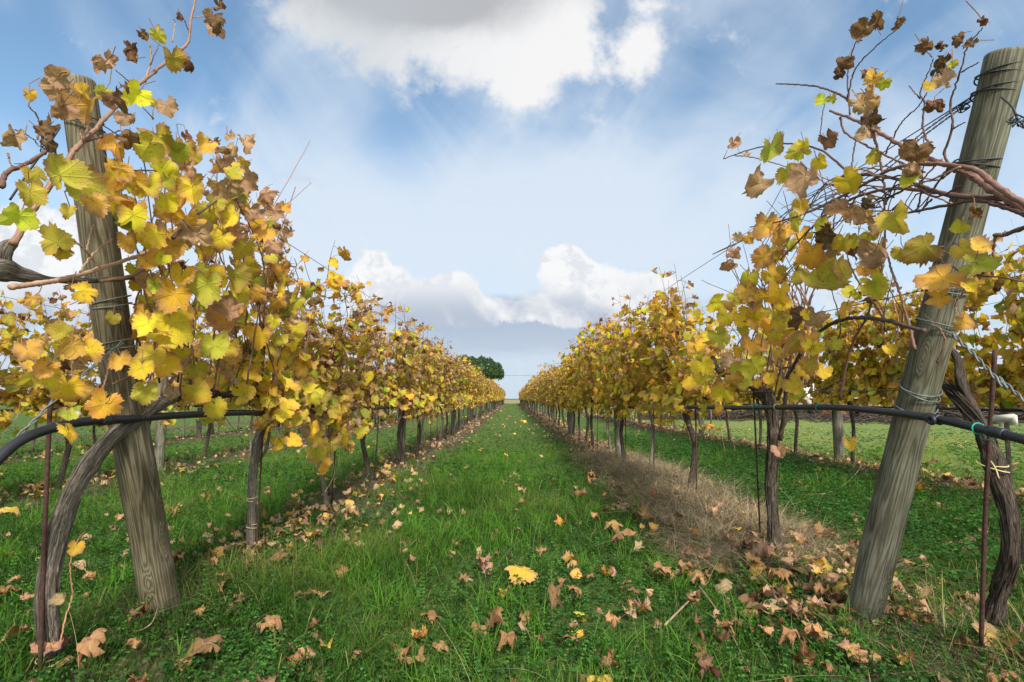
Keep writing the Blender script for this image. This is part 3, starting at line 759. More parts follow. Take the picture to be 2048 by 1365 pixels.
def vine_parts(seed, mixlow, mixtop, detail, ncane=14, leafn=30, top=1.80, wide=0.30, lsize=0.058, spurs=6, halfw=0.58, sparse=1.0, dz=(0.42, 0.78)):
    """one vine along y, trunk at the origin: returns (trunk mesh, cordon mesh, canes mesh, foliage mesh)"""
    rs = random.Random(seed)
    hi = detail
    sd = {2: (14, 9), 1: (9, 6), 0: (6, 4)}[hi]
    tk = MB()
    bx, by = rs.uniform(-0.07, 0.07), rs.uniform(-0.16, 0.16)
    pts = [(0, 0, -0.05), (bx * 0.6, by * 0.5, 0.22), (bx, by, 0.45), (bx * 0.3, by * 0.4 + 0.02, 0.68), (0, 0, 0.86)]
    K = {2: 46, 1: 14, 0: 6}[hi]
    P = spline(pts, K); t = np.linspace(0, 1, K)
    r = 0.0205 * (1 + 0.35 * np.exp(-t * 9) + 0.45 * t ** 6) * rs.uniform(0.85, 1.15)
    tube(tk, P, r, {2: 26, 1: 9, 0: 5}[hi], ridge=0.10 if hi else 0, rf=9, seed=seed, lump=0.06 if hi else 0)
    cd_ = MB()
    for sg in (-1, 1):
        L = halfw * rs.uniform(0.75, 0.98)
        c = [(0, 0, 0.84), (rs.uniform(-.02, .02), sg * L * 0.3, 0.90), (rs.uniform(-.03, .03), sg * L * 0.65, 0.90 + rs.uniform(-.03, .04)), (0, sg * L, 0.90 + rs.uniform(-.03, .05))]
        K2 = {2: 26, 1: 10, 0: 4}[hi]
        tube(cd_, spline(c, K2), np.linspace(0.023, 0.013, K2), {2: 16, 1: 7, 0: 4}[hi], ridge=0.13 if hi else 0, rf=7, seed=seed + sg, lump=0.22 if hi else 0)
    cn = MB(); fo = MB()
    LP, LN, LT, LS, LK, A, B = [], [], [], [], [], [], []
    def shoot(P, n, r0, leafdens, mixl, mixt, zlo, zhi):
        kc = rs.choice(CAN_COL)
        tube(cn, P, np.linspace(r0, r0 * 0.4, len(P)), {2: 6, 1: 4, 0: 3}[hi], col=kc, cap=False, lump=0.08 if hi == 2 else 0)
        for i in range(n):
            f = rs.uniform(0.08, 1.0) if n > 3 else rs.uniform(0.5, 1)
            q = P[min(int(f * (len(P) - 1)), len(P) - 1)]
            side = rs.choice((-1, 1))
            dirn = np.array([side * rs.uniform(0.35, 1), rs.uniform(-0.75, 0.75), rs.uniform(-0.35, 0.45)])
            dirn /= np.linalg.norm(dirn)
            pl = rs.uniform(0.04, 0.11)
            b = q + dirn * pl
            nn = np.array([side * rs.uniform(0.2, 1), rs.uniform(-0.9, 0.5), rs.uniform(-0.25, 0.9)])
            tt = np.array([side * rs.uniform(-0.1, 0.5), rs.uniform(-0.5, 0.5), -rs.uniform(0.35, 1)])
            h = np.clip((b[2] - zlo) / (zhi - zlo), 0, 1)
            w = np.array(mixl) * (1 - h) + np.array(mixt) * h
            k = pick(1, w)[0]
            sz = lsize * rs.uniform(0.6, 1.25) * (0.8 if k in (PNK, DRK) else 1) * (1 - 0.25 * max(0, f - 0.7) / 0.3)
            LP.append(b); LN.append(nn); LT.append(tt); LS.append(sz); LK.append(k); A.append(q); B.append(b)
    for i in range(ncane):
        y0 = -halfw + (i + rs.uniform(0.1, 0.9)) * 2 * halfw / ncane
        x1 = rs.uniform(-1, 1) * wide
        tp = top * rs.uniform(0.86, 1.03)
        pts = [(0, y0, 0.88), (x1 * 0.35, y0 + rs.uniform(-.06, .06), 1.15), (x1 * 0.8, y0 + rs.uniform(-.14, .14), 1.48), (x1 * 1.0, y0 + rs.uniform(-.2, .2), tp)]
        if rs.random() < 0.45:                           # arching over and hanging
            pts += [(x1 * 1.3 + math.copysign(0.06, x1), y0 + rs.uniform(-.25, .25), tp - rs.uniform(0.05, 0.25))]
        K3 = {2: 18, 1: 9, 0: 4}[hi]
        P = spline(pts, K3) + RNG.normal(0, 0.006, (K3, 3))
        shoot(P, int(leafn * sparse * rs.choice((0.35, 0.7, 1.0, 1.3, 1.7)) * rs.uniform(0.9, 1.2)), 0.0042, 1, mixlow, mixtop, 0.9, top)
    for i in range(spurs):                               # whippy tips above the hedge
        y0 = rs.uniform(-halfw, halfw); x1 = rs.uniform(-0.2, 0.2)
        pts = [(x1, y0, 1.55), (x1 * 1.2, y0 + rs.uniform(-.1, .1), 1.8), (x1 * 1.4 + rs.uniform(-.06, .06), y0 + rs.uniform(-.2, .2), top + rs.uniform(0.04, 0.30))]
        P = spline(pts, 8 if hi else 4)
        shoot(P, rs.randint(4, 8), 0.003, 1, mixtop, MIX_B, 0.9, top)
    for i in range(16 if hi < 2 else 9):                 # shoots drooping below the wire
        y0 = rs.uniform(-halfw, halfw); sd_ = rs.choice((-1, 1))
        pts = [(0, y0, 0.92), (sd_ * 0.1, y0 + rs.uniform(-.1, .1), 0.95), (sd_ * 0.17, y0 + rs.uniform(-.2, .2), 0.82), (sd_ * 0.18, y0 + rs.uniform(-.3, .3), rs.uniform(*dz))]
        P = spline(pts, 8 if hi else 4)
        shoot(P, int(15 * sparse), 0.003, 1, mixlow, mixlow, 0.9, top)
    nt, rg = {2: (32, (0.35, 0.7, 1.0)), 1: (16, (0.6, 1.0)), 0: (8, (1.0,))}[hi]
    leaves(fo, LP, LN, LT, LS, LK, nt, rg, teeth={2: 0.06, 1: 0.06, 0: 0.04}[hi])
    if hi: petioles(fo, A, B, 0.0013 if hi == 2 else 0.002, (0.30, 0.15, 0.08))
    ml = M_LEAF if hi else M_LEAF_FAR
    return (tk.mesh('trunk', M_BARKD if seed % 3 else M_BARK), cd_.mesh('cordon', M_BARKD), cn.mesh('cane', M_CANE), fo.mesh('foliage', ml))

def place_vine(meshes, loc, rz, label, group, scale=1.0):
    root = empty('grapevine', loc, rz); root.scale = (1, 1, scale)
    for nm, me in zip(('trunk', 'cordon', 'cane', 'foliage'), meshes): link(nm, me, root)
    tag(root, label, 'grapevine', group)
    return root
#PART2END

# ================================================================== rows of vines
print('variants')
VY = [vine_parts(100 + i, MIX_Y, (0.36, 0.26, 0.16, 0.17, 0.04, 0.02), 1, leafn=32) for i in range(4)]
VB = [vine_parts(200 + i, MIX_BG, MIX_B, 1, leafn=32) for i in range(4)]
FY = [vine_parts(300 + i, MIX_Y, MIX_BG, 0, ncane=10, leafn=26, lsize=0.085) for i in range(3)]
FB = [vine_parts(400 + i, MIX_BG, MIX_B, 0, ncane=10, leafn=26, lsize=0.085) for i in range(3)]

def vine_row(X, ys, side, near_label, far_label, group, brown, nmid, sc=1.0):
    for i, y in enumerate(ys):
        b = random.random() < brown(y)
        if i < nmid: v = random.choice(VB if b else VY)
        else: v = random.choice(FB if b else FY)
        z = float(gh(X, y))
        lab = near_label(i, y) if near_label and i < 8 else far_label
        place_vine(v, (X + random.uniform(-0.06, 0.06), y + random.uniform(-0.13, 0.13), z), PI * random.randint(0, 1) + random.uniform(-0.08, 0.08), lab, group, sc * random.uniform(0.86, 1.12))
ORD = ['first', 'second', 'third', 'fourth', 'fifth', 'sixth', 'seventh', 'eighth', 'ninth', 'tenth']
GL, GR_ = 'grapevines along the row left of the grass path', 'grapevines along the row right of the grass path'
GLL, GRR = 'grapevines along the next row out on the left', 'grapevines along the next row out on the right'
LN_Y = [2.85, 4.15, 5.35, 6.4]; 
yl = [4.15, 5.35, 6.45] ; y = 7.6
while y < 88: yl.append(y); y += 1.08
yr = [4.1, 5.2, 6.3]; y = 7.45
while y < 88: yr.append(y); y += 1.08
vine_row(-1.42, yl, -1, lambda i, y: 'brown and yellow grapevine left of the path, %s beyond the dark bent trunk' % ORD[i],
         'small distant autumn grapevine in the row left of the grass path', GL, lambda y: 0.95 if y < 12 else 0.75, 18)
vine_row(1.42, yr, 1, lambda i, y: 'yellow grapevine right of the path, %s beyond the bowed cane' % ORD[i],
         'small distant autumn grapevine in the row right of the grass path', GR_, lambda y: 0.08 if y < 7 else (0.3 if y < 12 else 0.6), 18)
y2l = np.arange(2.6, 30, 1.12); y2r = np.arange(4.4, 24, 1.12); y3l = np.arange(4.0, 30, 1.15)
vine_row(-4.26, y2l, -1, None, 'autumn grapevine in the second row on the left, behind the first row', GLL, lambda y: 0.3, 8, 0.98)
VD = [vine_parts(500 + i, MIX_Y, MIX_Y, 1, leafn=52, wide=0.36, top=1.9, lsize=0.062, dz=(0.7, 0.9)) for i in range(3)]
for i, y in enumerate((3.4, 4.45, 5.5, 6.5)):
    place_vine(VD[i % 3], (4.30 + random.uniform(-.05, .05), y, 0.0), PI * (i % 2), 'dense tall yellow grapevine nearest the camera in the second row on the right', 'dense vines at the near end of the second right row', 1.1)
y2r = y2r[3:]
vine_row(4.30, y2r, 1, None, 'tall yellow grapevine in the second row on the right, beside the open lawn', GRR, lambda y: 0.05, 10, 1.12)
vine_row(-7.10, y3l, -1, None, 'small grapevine in the third row left of the grass path', 'grapevines along the third row on the left', lambda y: 0.4, 0)

# ================================================================== posts, wires, hoses, stakes
def post_mesh(p0, p1, r0, r1, sides=40, segs=40, m=M_POST, seed=1):
    mb = MB(); p0, p1 = np.array(p0), np.array(p1)
    t = np.linspace(0, 1, segs)[:, None]; P = p0 * (1 - t) + p1 * t
    P[:, 0] += 0.006 * np.sin(t[:, 0] * 5 + seed); P[:, 1] += 0.005 * np.sin(t[:, 0] * 7 + seed)
    r = r0 + (r1 - r0) * t[:, 0]; r = r * (1 + 0.02 * np.sin(t[:, 0] * 17 + seed))
    d = norm(p1 - p0)
    P = np.vstack([P, P[-1] + d * 0.006, P[-1] + d * 0.010]); r = np.concatenate([r, [r[-1] * 0.93, r[-1] * 0.80]])
    tube(mb, P, r, sides, ridge=0.012, rf=5, seed=seed)
    return mb
def ring_wire(mb, c, d, r, wr=0.0016, turns=1.0, tilt=0.1, seed=0, drop=0.01):
    d = np.array(d, float); d /= np.linalg.norm(d); X = norm(np.cross(d, [0, 1, 0.1])); Y = np.cross(d, X)
    n = int(28 * turns); a = np.linspace(0, 2 * PI * turns, n) + seed
    P = np.array(c)[None] + r * (np.cos(a)[:, None] * X + np.sin(a)[:, None] * Y) + d[None] * (tilt * r * np.cos(a + seed))[:, None] + d[None] * (drop * np.sin(a * 0.5))[:, None]
    tube(mb, P, wr, 6, cap=False)

# left end post, leaning towards the photographer
LB, LT_ = np.array([-1.40, 2.15, -0.12]), np.array(PX(153, 160, -1.42))
lp = empty('end_post', (0, 0, 0))
tag(lp, 'thick leaning wooden end post of the left row, half hidden by yellow leaves', 'post', 'leaning end posts')
post_mesh(LB, LT_, 0.067, 0.049, m=M_POST, seed=1).obj('post_shaft', M_POST, lp)
RB, RT = np.array([1.365, 2.13, -0.12]), np.array(PX(2008, 112, 1.44))
rp = empty('end_post', (0, 0, 0))
tag(rp, 'thick leaning wooden end post of the right row, bare grey wood with wire bands', 'post', 'leaning end posts')
post_mesh(RB, RT, 0.060, 0.049, m=M_POST2, seed=4).obj('post_shaft', M_POST2, rp)
def on_post(B, T, py):                                   # parameter of the post axis at a picture height
    lo, hi = 0.0, 1.0
    for _ in range(40):
        m = (lo + hi) / 2; p = B * (1 - m) + T * m
        f = (p[1] * cp + (p[2] - HC) * sp); v = (-(p[1]) * sp + (p[2] - HC) * cp) / f
        if 682.5 - v * FPX > py: lo = m
        else: hi = m
    return lo
for (root, B, T, r0, r1, lst) in ((lp, LB, LT_, 0.067, 0.049, [(245, 2, M_DARKWIRE), (606, 2, M_WIRE), (690, 2, M_WIRE)]),
                                  (rp, RB, RT, 0.060, 0.049, [(150, 2, M_DARKWIRE), (186, 3, M_DARKWIRE), (328, 2, M_DARKWIRE), (578, 2, M_WIRE), (650, 2, M_WIRE), (780, 2, M_WIRE), (815, 1, M_WIRE)])):
    for (py, tn, mt) in lst:
        k = on_post(B, T, py); c = B * (1 - k) + T * k
        mb = MB(); rr = (r0 + (r1 - r0) * k) * 1.04 + 0.002
        ring_wire(mb, c, T - B, rr, 0.0022, tn + 0.1, RNG.uniform(-0.25, 0.35), py * 0.01, 0.014)
        mb.obj('wire_band', mt, root)

# small things tied into the rows
def rods(name, pts, r, m, label, cat, group=None, sides=8, n=None):
    mb = MB(); P = spline(pts, n or max(2, 12 * (len(pts) - 1))); tube(mb, P, r, sides)
    return tag(mb.obj(name, m), label, cat, group)
def rough_wire(pts, m, label, group, r=0.0016, n=80, cat='wire'):
    mb = MB(); P = spline(pts, n); tube(mb, P, r, 5, cap=False); return tag(mb.obj('trellis_wire', m), label, cat, group)
GW = 'trellis wires strung along the rows'
for (X, B, T, sname) in ((-1.42, LB, LT_, 'left'), (1.42, RB, RT, 'right')):
    for (z, py, nm) in ((1.86, 245 if X < 0 else 186, 'top'), (1.35, 606 if X < 0 else 578, 'middle'), (0.93, 690 if X < 0 else 780, 'lowest')):
        k = on_post(B, T, py); c = B * (1 - k) + T * k
        ins = 0.05 if X < 0 else -0.05
        pts = [(c[0] + ins, c[1], c[2]), (X + ins * .6, 5.0, z + 0.02)] + [(X, yy, z) for yy in (12, 25, 50, 88)]
        rough_wire(pts, M_DARKWIRE if nm != 'lowest' else M_WIRE, '%s trellis wire of the row %s of the grass path' % (nm, sname), GW, 0.0017 if nm != 'top' else 0.002)
for (X, s_) in ((-4.26, 'second row on the left'), (4.30, 'second row on the right')):
    rough_wire([(X, 2.0, 1.75), (X, 10, 1.74), (X, 30, 1.75)], M_DARKWIRE, 'thin top wire of the %s' % s_, GW, 0.002)
    rough_wire([(X, 2.0, 0.93), (X, 10, 0.92), (X, 30, 0.93)], M_DARKWIRE, 'thin low wire of the %s' % s_, GW, 0.002)

# irrigation hoses
def hose(pts, label, r=0.0125, n=160):
    mb = MB(); P = spline(pts, n); tube(mb, P, r, 14)
    return tag(mb.obj('irrigation_hose', M_HOSE), label, 'hose', 'black irrigation hoses hung along the rows')
def H(lst, X): return [tuple(PX(a, b, X)) for a, b in lst]
lh = hose(H([(-60, 985), (0, 915), (60, 872), (160, 845), (270, 838), (340, 832), (480, 826), (600, 826)], -1.36) + [(-1.38, 6, 0.80), (-1.4, 12, 0.81), (-1.42, 30, 0.80), (-1.42, 88, 0.80)],
          'thick black irrigation hose of the left row, drooping past the end post', 0.0145)
rh = hose(H([(2120, 905), (2048, 880), (1960, 858), (1870, 838), (1760, 823), (1650, 815), (1500, 816), (1380, 815)], 1.30) + [(1.36, 6, 0.80), (1.40, 12, 0.81), (1.42, 30, 0.80), (1.42, 88, 0.80)],
          'thick black irrigation hose of the right row, crossing in front of the end post', 0.0125)
hose([(-4.2, 1.5, 0.80), (-4.2, 10, 0.80), (-4.2, 30, 0.80)], 'thin black irrigation hose of the second row on the left', 0.011)
hose([(4.22, 3, 0.80), (4.22, 10, 0.80), (4.22, 26, 0.80)], 'thin black irrigation hose of the second row on the right', 0.011)
def collar(p, q, r, name, m, L=0.045):                   # hose joint, a thicker sleeve
    p = np.array(p); d = norm(np.array(q) - p); mb = MB()
    tube(mb, [p - d * L / 2, p - d * L / 2 * .96, p - d * L * .2, p + d * L * .2, p + d * L / 2 * .96, p + d * L / 2], [r * .8, r, r, r * 0.92, r, r * .8], 14)
    return mb.obj(name, m, None)
for (a, b, X, par) in (((1868, 838), (1900, 844), 1.30, rh), ((1995, 866), (2020, 872), 1.30, rh), ((1468, 816), (1490, 816), 1.30, rh), ((210, 842), (240, 840), -1.36, lh), ((120, 853), (140, 850), -1.36, lh)):
    collar(PX(*a, X), PX(*b, X), 0.0165, 'joint', M_HOSE).parent = par
mb = MB(); c = PX(1868, 838, 1.285); a = np.linspace(0, 2 * PI, 20)                     # the dripper stub on the hose
tube(mb, np.array(c) + np.stack([0.0 * a, 0.010 * np.cos(a), 0.010 * np.sin(a)], -1) + np.array([-0.008, 0, -0.004]), 0.006, 8, cap=False)
mb.obj('dripper', M_HOSE, rh)
# ties
def tie(px, py, X, m, label, r=0.0155, tail=True, k=0):
    mb = MB(); c = np.array(PX(px, py, X)); a = np.linspace(0, 2 * PI * 1.15, 22)
    P = c + np.stack([r * np.cos(a), 0.004 * np.sin(a * .5), r * np.sin(a)], -1)
    tube(mb, P, 0.0022, 6)
    if tail: tube(mb, spline([c + [0, 0, -r], c + [-0.01, -0.02, -r - .01], c + [-0.02, -0.06, -r - 0.012]], 8), 0.0017, 5)
    return tag(mb.obj('plant_tie', m), label, 'tie', 'ties holding the hoses')
tie(1958, 858, 1.30, M_TIEG, 'green plastic tie with a loose tail round the black hose beside the right vine trunk')
tie(1640, 816, 1.30, M_TIEG, 'green tie on the black hose between the two right hand trunks', tail=False)
tie(1512, 815, 1.30, M_TIEG, 'green tie on the black hose left of the second trunk of the right row')
tie(1555, 815, 1.30, M_TIEY, 'pale tie on the black hose in front of the second trunk of the right row', tail=False)
tie(420, 829, -1.36, M_TIEG, 'green plastic tie on the black hose under the yellow leaves of the left row')
# pale plastic tag clipped to the hose on the right, and a small cap on the left
mb = MB(); c = PX(2008, 850, 1.27)
prof = [(-0.030, 0.010), (-0.026, 0.016), (0.024, 0.016), (0.032, 0.010), (0.032, -0.012), (0.014, -0.012), (0.014, -0.004), (-0.006, -0.004), (-0.006, -0.014), (-0.014, -0.014), (-0.014, 0.0), (-0.030, 0.0)]
yy = np.array([(c[0], c[1] - a * 1.0, c[2] + 0.01 + b + a * 0.12) for a, b in prof]); y2_ = yy + np.array([0.005, 0, 0])
n_ = len(prof); F = [np.array([[i, (i + 1) % n_, n_ + (i + 1) % n_, n_ + i] for i in range(n_)])]
mb.add(np.vstack([yy, y2_]), F + [np.arange(n_)[None, ::-1], (np.arange(n_) + n_)[None]])
tag(mb.obj('hose_clip', M_PLASTIC, smooth=False), 'cream plastic clip standing on the black hose at the right edge', 'clip')
mb = MB(); c = np.array(PX(150, 832, -1.33)); tube(mb, [c + [0, -.014, 0], c + [0, -.012, 0], c + [0, .01, .002], c + [0, .014, .002]], [.006, .012, .013, .005], 12)
tag(mb.obj('hose_clip', M_PLASTIC), 'pale grey plastic cap on top of the hose beside the left end post', 'clip')

# rusty stakes
GS = 'thin rusty stakes beside the vines'
rods('stake', [PX(80, 1345, -1.46), PX(88, 1100, -1.46), PX(103, 745, -1.46)], 0.0062, M_RUST, 'rusty steel stake beside the bent grey trunk at the left edge', 'stake', GS)
rods('stake', [PX(1962, 1290, 1.46), PX(1972, 1000, 1.45), PX(1990, 700, 1.45)], 0.0062, M_RUST, 'rusty ribbed steel stake in front of the curved trunk at the right edge', 'stake', GS)
rods('stake', [(-1.39, 2.83, 0), (-1.39, 2.83, 1.0)], 0.005, M_RUST, 'rusty stake behind the second left trunk with pale ties', 'stake', GS)
rods('stake', [(1.40, 2.93, 0), (1.41, 2.93, 1.15)], 0.005, M_RUST, 'dark stake against the second trunk of the right row', 'stake', GS)
stake_me = MB(); tube(stake_me, [(0, 0, -0.05), (0.004, 0, 0.5), (0, 0.004, 1.0)], 0.0055, 6); stake_me = stake_me.mesh('stake', M_RUST)
for X, ys, s_ in ((-1.42, yl[:16], 'left'), (1.42, yr[:16], 'right')):
    for y in ys:
        o = link('stake', stake_me); o.location = (X + random.uniform(-.03, .03), y - 0.05, 0); o.rotation_euler = (random.uniform(-.04, .04), random.uniform(-.04, .04), 0)
        tag(o, 'thin dark stake against a farther trunk in the row %s of the grass path' % s_, 'stake', 'dark stakes farther along the row on the ' + s_)

# upright wooden posts inside the rows
pm = MB(); q = post_mesh((0, 0, -0.1), (0.01, 0, 1.75), 0.058, 0.052, 18, 14, seed=9); pmesh = q.mesh('row_post', M_POST2)
def rowpost(X, y, label, group, s=1.0):
    o = link('row_post', pmesh); o.location = (X, y, 0); o.rotation_euler = (random.uniform(-.03, .03), random.uniform(-.03, .03), random.uniform(0, 6)); o.scale = (s, s, 1)
    return tag(o, label, 'post', group)
GP = 'upright posts inside the rows'
rowpost(-1.52, 7.0, 'grey wooden post with a thin wire ring, nearest upright in the left row', GP)
rowpost(1.45, 6.85, 'nearest upright wooden post in the right row above the straw', GP)
rowpost(-4.08, 5.9, 'wooden post in the second left row seen past the left end post', GP, 0.95)
rowpost(4.42, 6.9, 'grey wooden post in the second right row standing before the lawn', GP, 1.1)
for X in (-1.42, 1.42):
    y = 12.2
    while y < 88:
        rowpost(X, y, 'slim grey post far along the row %s of the grass path' % ('left' if X < 0 else 'right'), 'far row posts on the ' + ('left' if X < 0 else 'right')); y += 5.4
for X in (-4.26, 4.30, -7.1):
    for y in (11.5, 17, 22.5): rowpost(X, y, 'grey post in an outer row %s' % ('on the right' if X > 0 else 'on the left'), 'outer row posts on the ' + ('right' if X > 0 else 'left'))

# guy wires from the end posts to the ground anchors
def twist(mb, P, r, pitch=0.045, off=0.0035):
    P = np.asarray(P); L = np.concatenate([[0], np.cumsum(np.linalg.norm(np.diff(P, axis=0), axis=1))])
    T = norm(np.gradient(P, axis=0)); X = norm(np.cross(T, [1, 0, 0.2])); Y = np.cross(T, X)
    for s_ in (0, PI):
        a = L / pitch * 2 * PI + s_
        tube(mb, P + off * (np.cos(a)[:, None] * X + np.sin(a)[:, None] * Y), r, 6, cap=False)
mb = MB(); twist(mb, spline([PX(1905, 668, 1.36), PX(1960, 722, 1.37), PX(2010, 775, 1.38), PX(2060, 812, 1.40), (1.42, 0.55, 0.0)], 170), 0.0026, 0.06)
tag(mb.obj('guy_wire', M_WIRE), 'twisted galvanised guy wire running down from the right end post', 'wire', 'guy wires of the end posts')
mb = MB(); twist(mb, spline([PX(245, 685, -1.34), PX(120, 790, -1.36), PX(0, 905, -1.38), (-1.42, 0.55, 0.0)], 150), 0.0024, 0.08)
tag(mb.obj('guy_wire', M_WIRE), 'grey guy wire running down from the left end post to the left edge', 'wire', 'guy wires of the end posts')
mb = MB()
for k in range(2): twist(mb, spline([PX(1950, 190 + k * 6, 1.40), PX(1850, 262 + k * 8, 1.40), PX(1700, 375 + k * 8, 1.40), (1.40, 3.4, 1.9)], 90), 0.0014, 0.05, 0.002)
tag(mb.obj('top_wire', M_DARKWIRE), 'pair of dark wires from the head of the right end post into the row', 'wire')
mb = MB(); c = np.array(PX(1925, 212, 1.39)); P = c + RNG.normal(0, 0.009, (26, 3)); tube(mb, spline(P, 90), 0.0016, 5)
mb.obj('wire_knot', M_DARKWIRE, rp); mb = MB(); c = np.array(PX(2035, 240, 1.36)); P = c + RNG.normal(0, 0.010, (22, 3)); tube(mb, spline(P, 80), 0.0018, 5); tube(mb, spline([PX(2003, 195, 1.37), PX(2025, 215, 1.36), c], 12), 0.003, 6)
mb.obj('wire_knot', M_DARKWIRE, rp)
mb = MB(); c = np.array(PX(95, 290, -1.36)); tube(mb, spline(c + RNG.normal(0, 0.011, (26, 3)), 90), 0.0018, 5); tube(mb, spline([PX(120, 255, -1.36), PX(100, 285, -1.36), PX(60, 340, -1.36), PX(20, 400, -1.36)], 30), 0.003, 6)
mb.obj('wire_knot', M_DARKWIRE, lp)

# ================================================================== hero vines at the row ends
def facing(P, jit=0.55, up=0.15):
    P = np.asarray(P); n = norm(CAMP - P) + RNG.normal(0, jit, P.shape); n[:, 2] += up; return norm(n)
def hero_leaves(mb, lst, side, X0, spread=0.10):
    """explicit leaves: (px, py, width px, kind[, tip angle deg])"""
    P, S, K, T = [], [], [], []
    for e in lst:
        px, py, w, k = e[:4]; ang = e[4] if len(e) > 4 else -90 + random.uniform(-50, 50)
        X = side * (X0 + random.uniform(-spread, spread))
        p = np.array(PX(px, py, X)); depth = p[1] * cp + (p[2] - HC) * sp
        s = w * depth / FPX * 0.56
        a = R(ang); t = np.array([math.cos(a), 0.15, math.sin(a)])
        P.append(p - t * s * 0.30); S.append(s * (1.25 if k in (DRK,) else 1.12 if k == PNK else 1.0)); K.append(k); T.append(t)
    P = np.array(P); n = facing(P, 0.30)
    leaves(mb, P, n, np.array(T), S, K, 48, (0.25, 0.5, 0.78, 1.0), teeth=0.06)
    back = P - norm(np.array(T)) * 0.05 + (-n) * 0.03 + RNG.normal(0, 0.012, P.shape)
    petioles(mb, back, P, 0.0014, (0.34, 0.16, 0.09))
def inpoly(x, y, poly):
    c = False; n = len(poly); j = n - 1
    for i in range(n):
        xi, yi = poly[i]; xj, yj = poly[j]
        if (yi > y) != (yj > y) and x < (xj - xi) * (y - yi) / (yj - yi) + xi: c = not c
        j = i
    return c
def fill(mb, poly, n, side, Xa, Xb, mix, size=(0.032, 0.060), nt=32):
    xs = [p[0] for p in poly]; ys = [p[1] for p in poly]; P, K = [], []
    while len(P) < n:
        a, b = random.uniform(min(xs), max(xs)), random.uniform(min(ys), max(ys))
        if inpoly(a, b, poly):
            P.append(np.array(PX(a, b, side * random.uniform(Xa, Xb)))); K.append(pick(1, mix(a, b))[0])
    P = np.array(P); nn = facing(P, 0.75)
    T = np.stack([RNG.normal(0, .4, n), RNG.normal(0, .4, n), -np.ones(n)], -1)
    leaves(mb, P, nn, T, RNG.uniform(*size, n), K, nt, (0.35, 0.7, 1.0), teeth=0.06)
    petioles(mb, P - T * 0.045 + RNG.normal(0, .02, P.shape), P, 0.0013, (0.30, 0.15, 0.08))
def cane(mb, pts, X, r0, r1, side, col=None, n=None, sides=8, wob=0.0025):
    Q = [np.array(PX(p[0], p[1], side * (p[2] if len(p) > 2 else X))) for p in pts]
    n = n or 10 * len(Q); P = spline(Q, n); P[1:-1] += RNG.normal(0, wob, (n - 2, 3)) * 0.4
    r = np.linspace(r0, r1, n)
    # nodes
    L = np.concatenate([[0], np.cumsum(np.linalg.norm(np.diff(P, axis=0), axis=1))])
    r = r * (1 + 0.28 * np.exp(-(((L + 0.03) % 0.075 - 0.0375) / 0.006) ** 2))
    tube(mb, P, r, sides, col=col or random.choice(CAN_COL))
Y_, G_, O_, P_, D_ = YEL, OLI, ORA, PNK, DRK

# ---- vine 1 of the left row (bent grey trunk at the left edge)
v1 = empty('grapevine', (0, 0, 0))
tag(v1, 'yellow grapevine wrapped round the left end post, with a bent grey trunk', 'grapevine', GL)
mb = MB()
Q = [PX(105, 1390, -1.48), PX(100, 1290, -1.48), PX(95, 1180, -1.47), PX(120, 1050, -1.46), PX(160, 960, -1.44), PX(215, 885, -1.40), PX(290, 825, -1.37), PX(345, 795, -1.38)]
P = spline(Q, 150); t = np.linspace(0, 1, 150); r = 0.029 - 0.006 * t + 0.004 * np.exp(-((t - 0.42) / 0.03) ** 2) + 0.004 * np.exp(-((t - 0.62) / 0.025) ** 2)
tube(mb, P, r, 44, ridge=0.09, rf=11, seed=3, lump=0.05); bark_strips(mb, P, r, 90, 1)
mb.obj('trunk', M_BARK, v1)
mb = MB()
P = spline([PX(335, 798, -1.38), PX(390, 783, -1.40), PX(455, 790, -1.42), PX(500, 765, -1.42), PX(512, 735, -1.41), PX(500, 700, -1.40)], 60)
tube(mb, P, np.linspace(0.022, 0.012, 60), 20, ridge=0.12, rf=7, seed=5, lump=0.2)
mb.obj('cordon', M_BARKD, v1)
mb = MB()
cane(mb, [(25, 490), (60, 430), (110, 355), (150, 300), (190, 260), (240, 205), (295, 155), (350, 110), (375, 85), (382, 40), (395, -15)], 1.30, 0.0085, 0.0038, -1, (0.26, 0.15, 0.10), sides=12)
cane(mb, [(290, 165), (302, 120), (298, 80)], 1.30, 0.0032, 0.002, -1); cane(mb, [(300, 130), (318, 90)], 1.30, 0.0025, 0.0015, -1)
cane(mb, [(376, 60), (368, 40), (355, 22)], 1.30, 0.0022, 0.0012, -1); cane(mb, [(345, 85), (350, 45), (345, 38)], 1.30, 0.002, 0.0012, -1)
cane(mb, [(386, 36), (412, 32)], 1.30, 0.002, 0.0015, -1); cane(mb, [(260, 165), (230, 140)], 1.30, 0.002, 0.0014, -1)
cane(mb, [(305, 240), (308, 215), (325, 205)], 1.30, 0.002, 0.0014, -1); cane(mb, [(308, 238), (285, 215)], 1.30, 0.002, 0.0014, -1)
cane(mb, [(75, 280), (78, 240), (58, 212), (62, 198)], 1.32, 0.0022, 0.0013, -1); cane(mb, [(30, 260), (62, 275), (85, 300)], 1.32, 0.002, 0.0014, -1)
cane(mb, [(0, 375), (15, 345), (60, 325), (110, 290)], 1.34, 0.007, 0.004, -1, CAN_COL[2]); cane(mb, [(15, 305), (22, 330), (28, 333)], 1.34, 0.002, 0.0015, -1)
cane(mb, [(20, 575), (90, 565), (150, 553), (230, 528), (300, 503)], 1.31, 0.0075, 0.006, -1, (0.40, 0.25, 0.17), sides=12)
cane(mb, [(200, 562), (260, 552), (320, 520), (380, 488), (430, 460)], 1.31, 0.006, 0.004, -1, CAN_COL[1], sides=10)
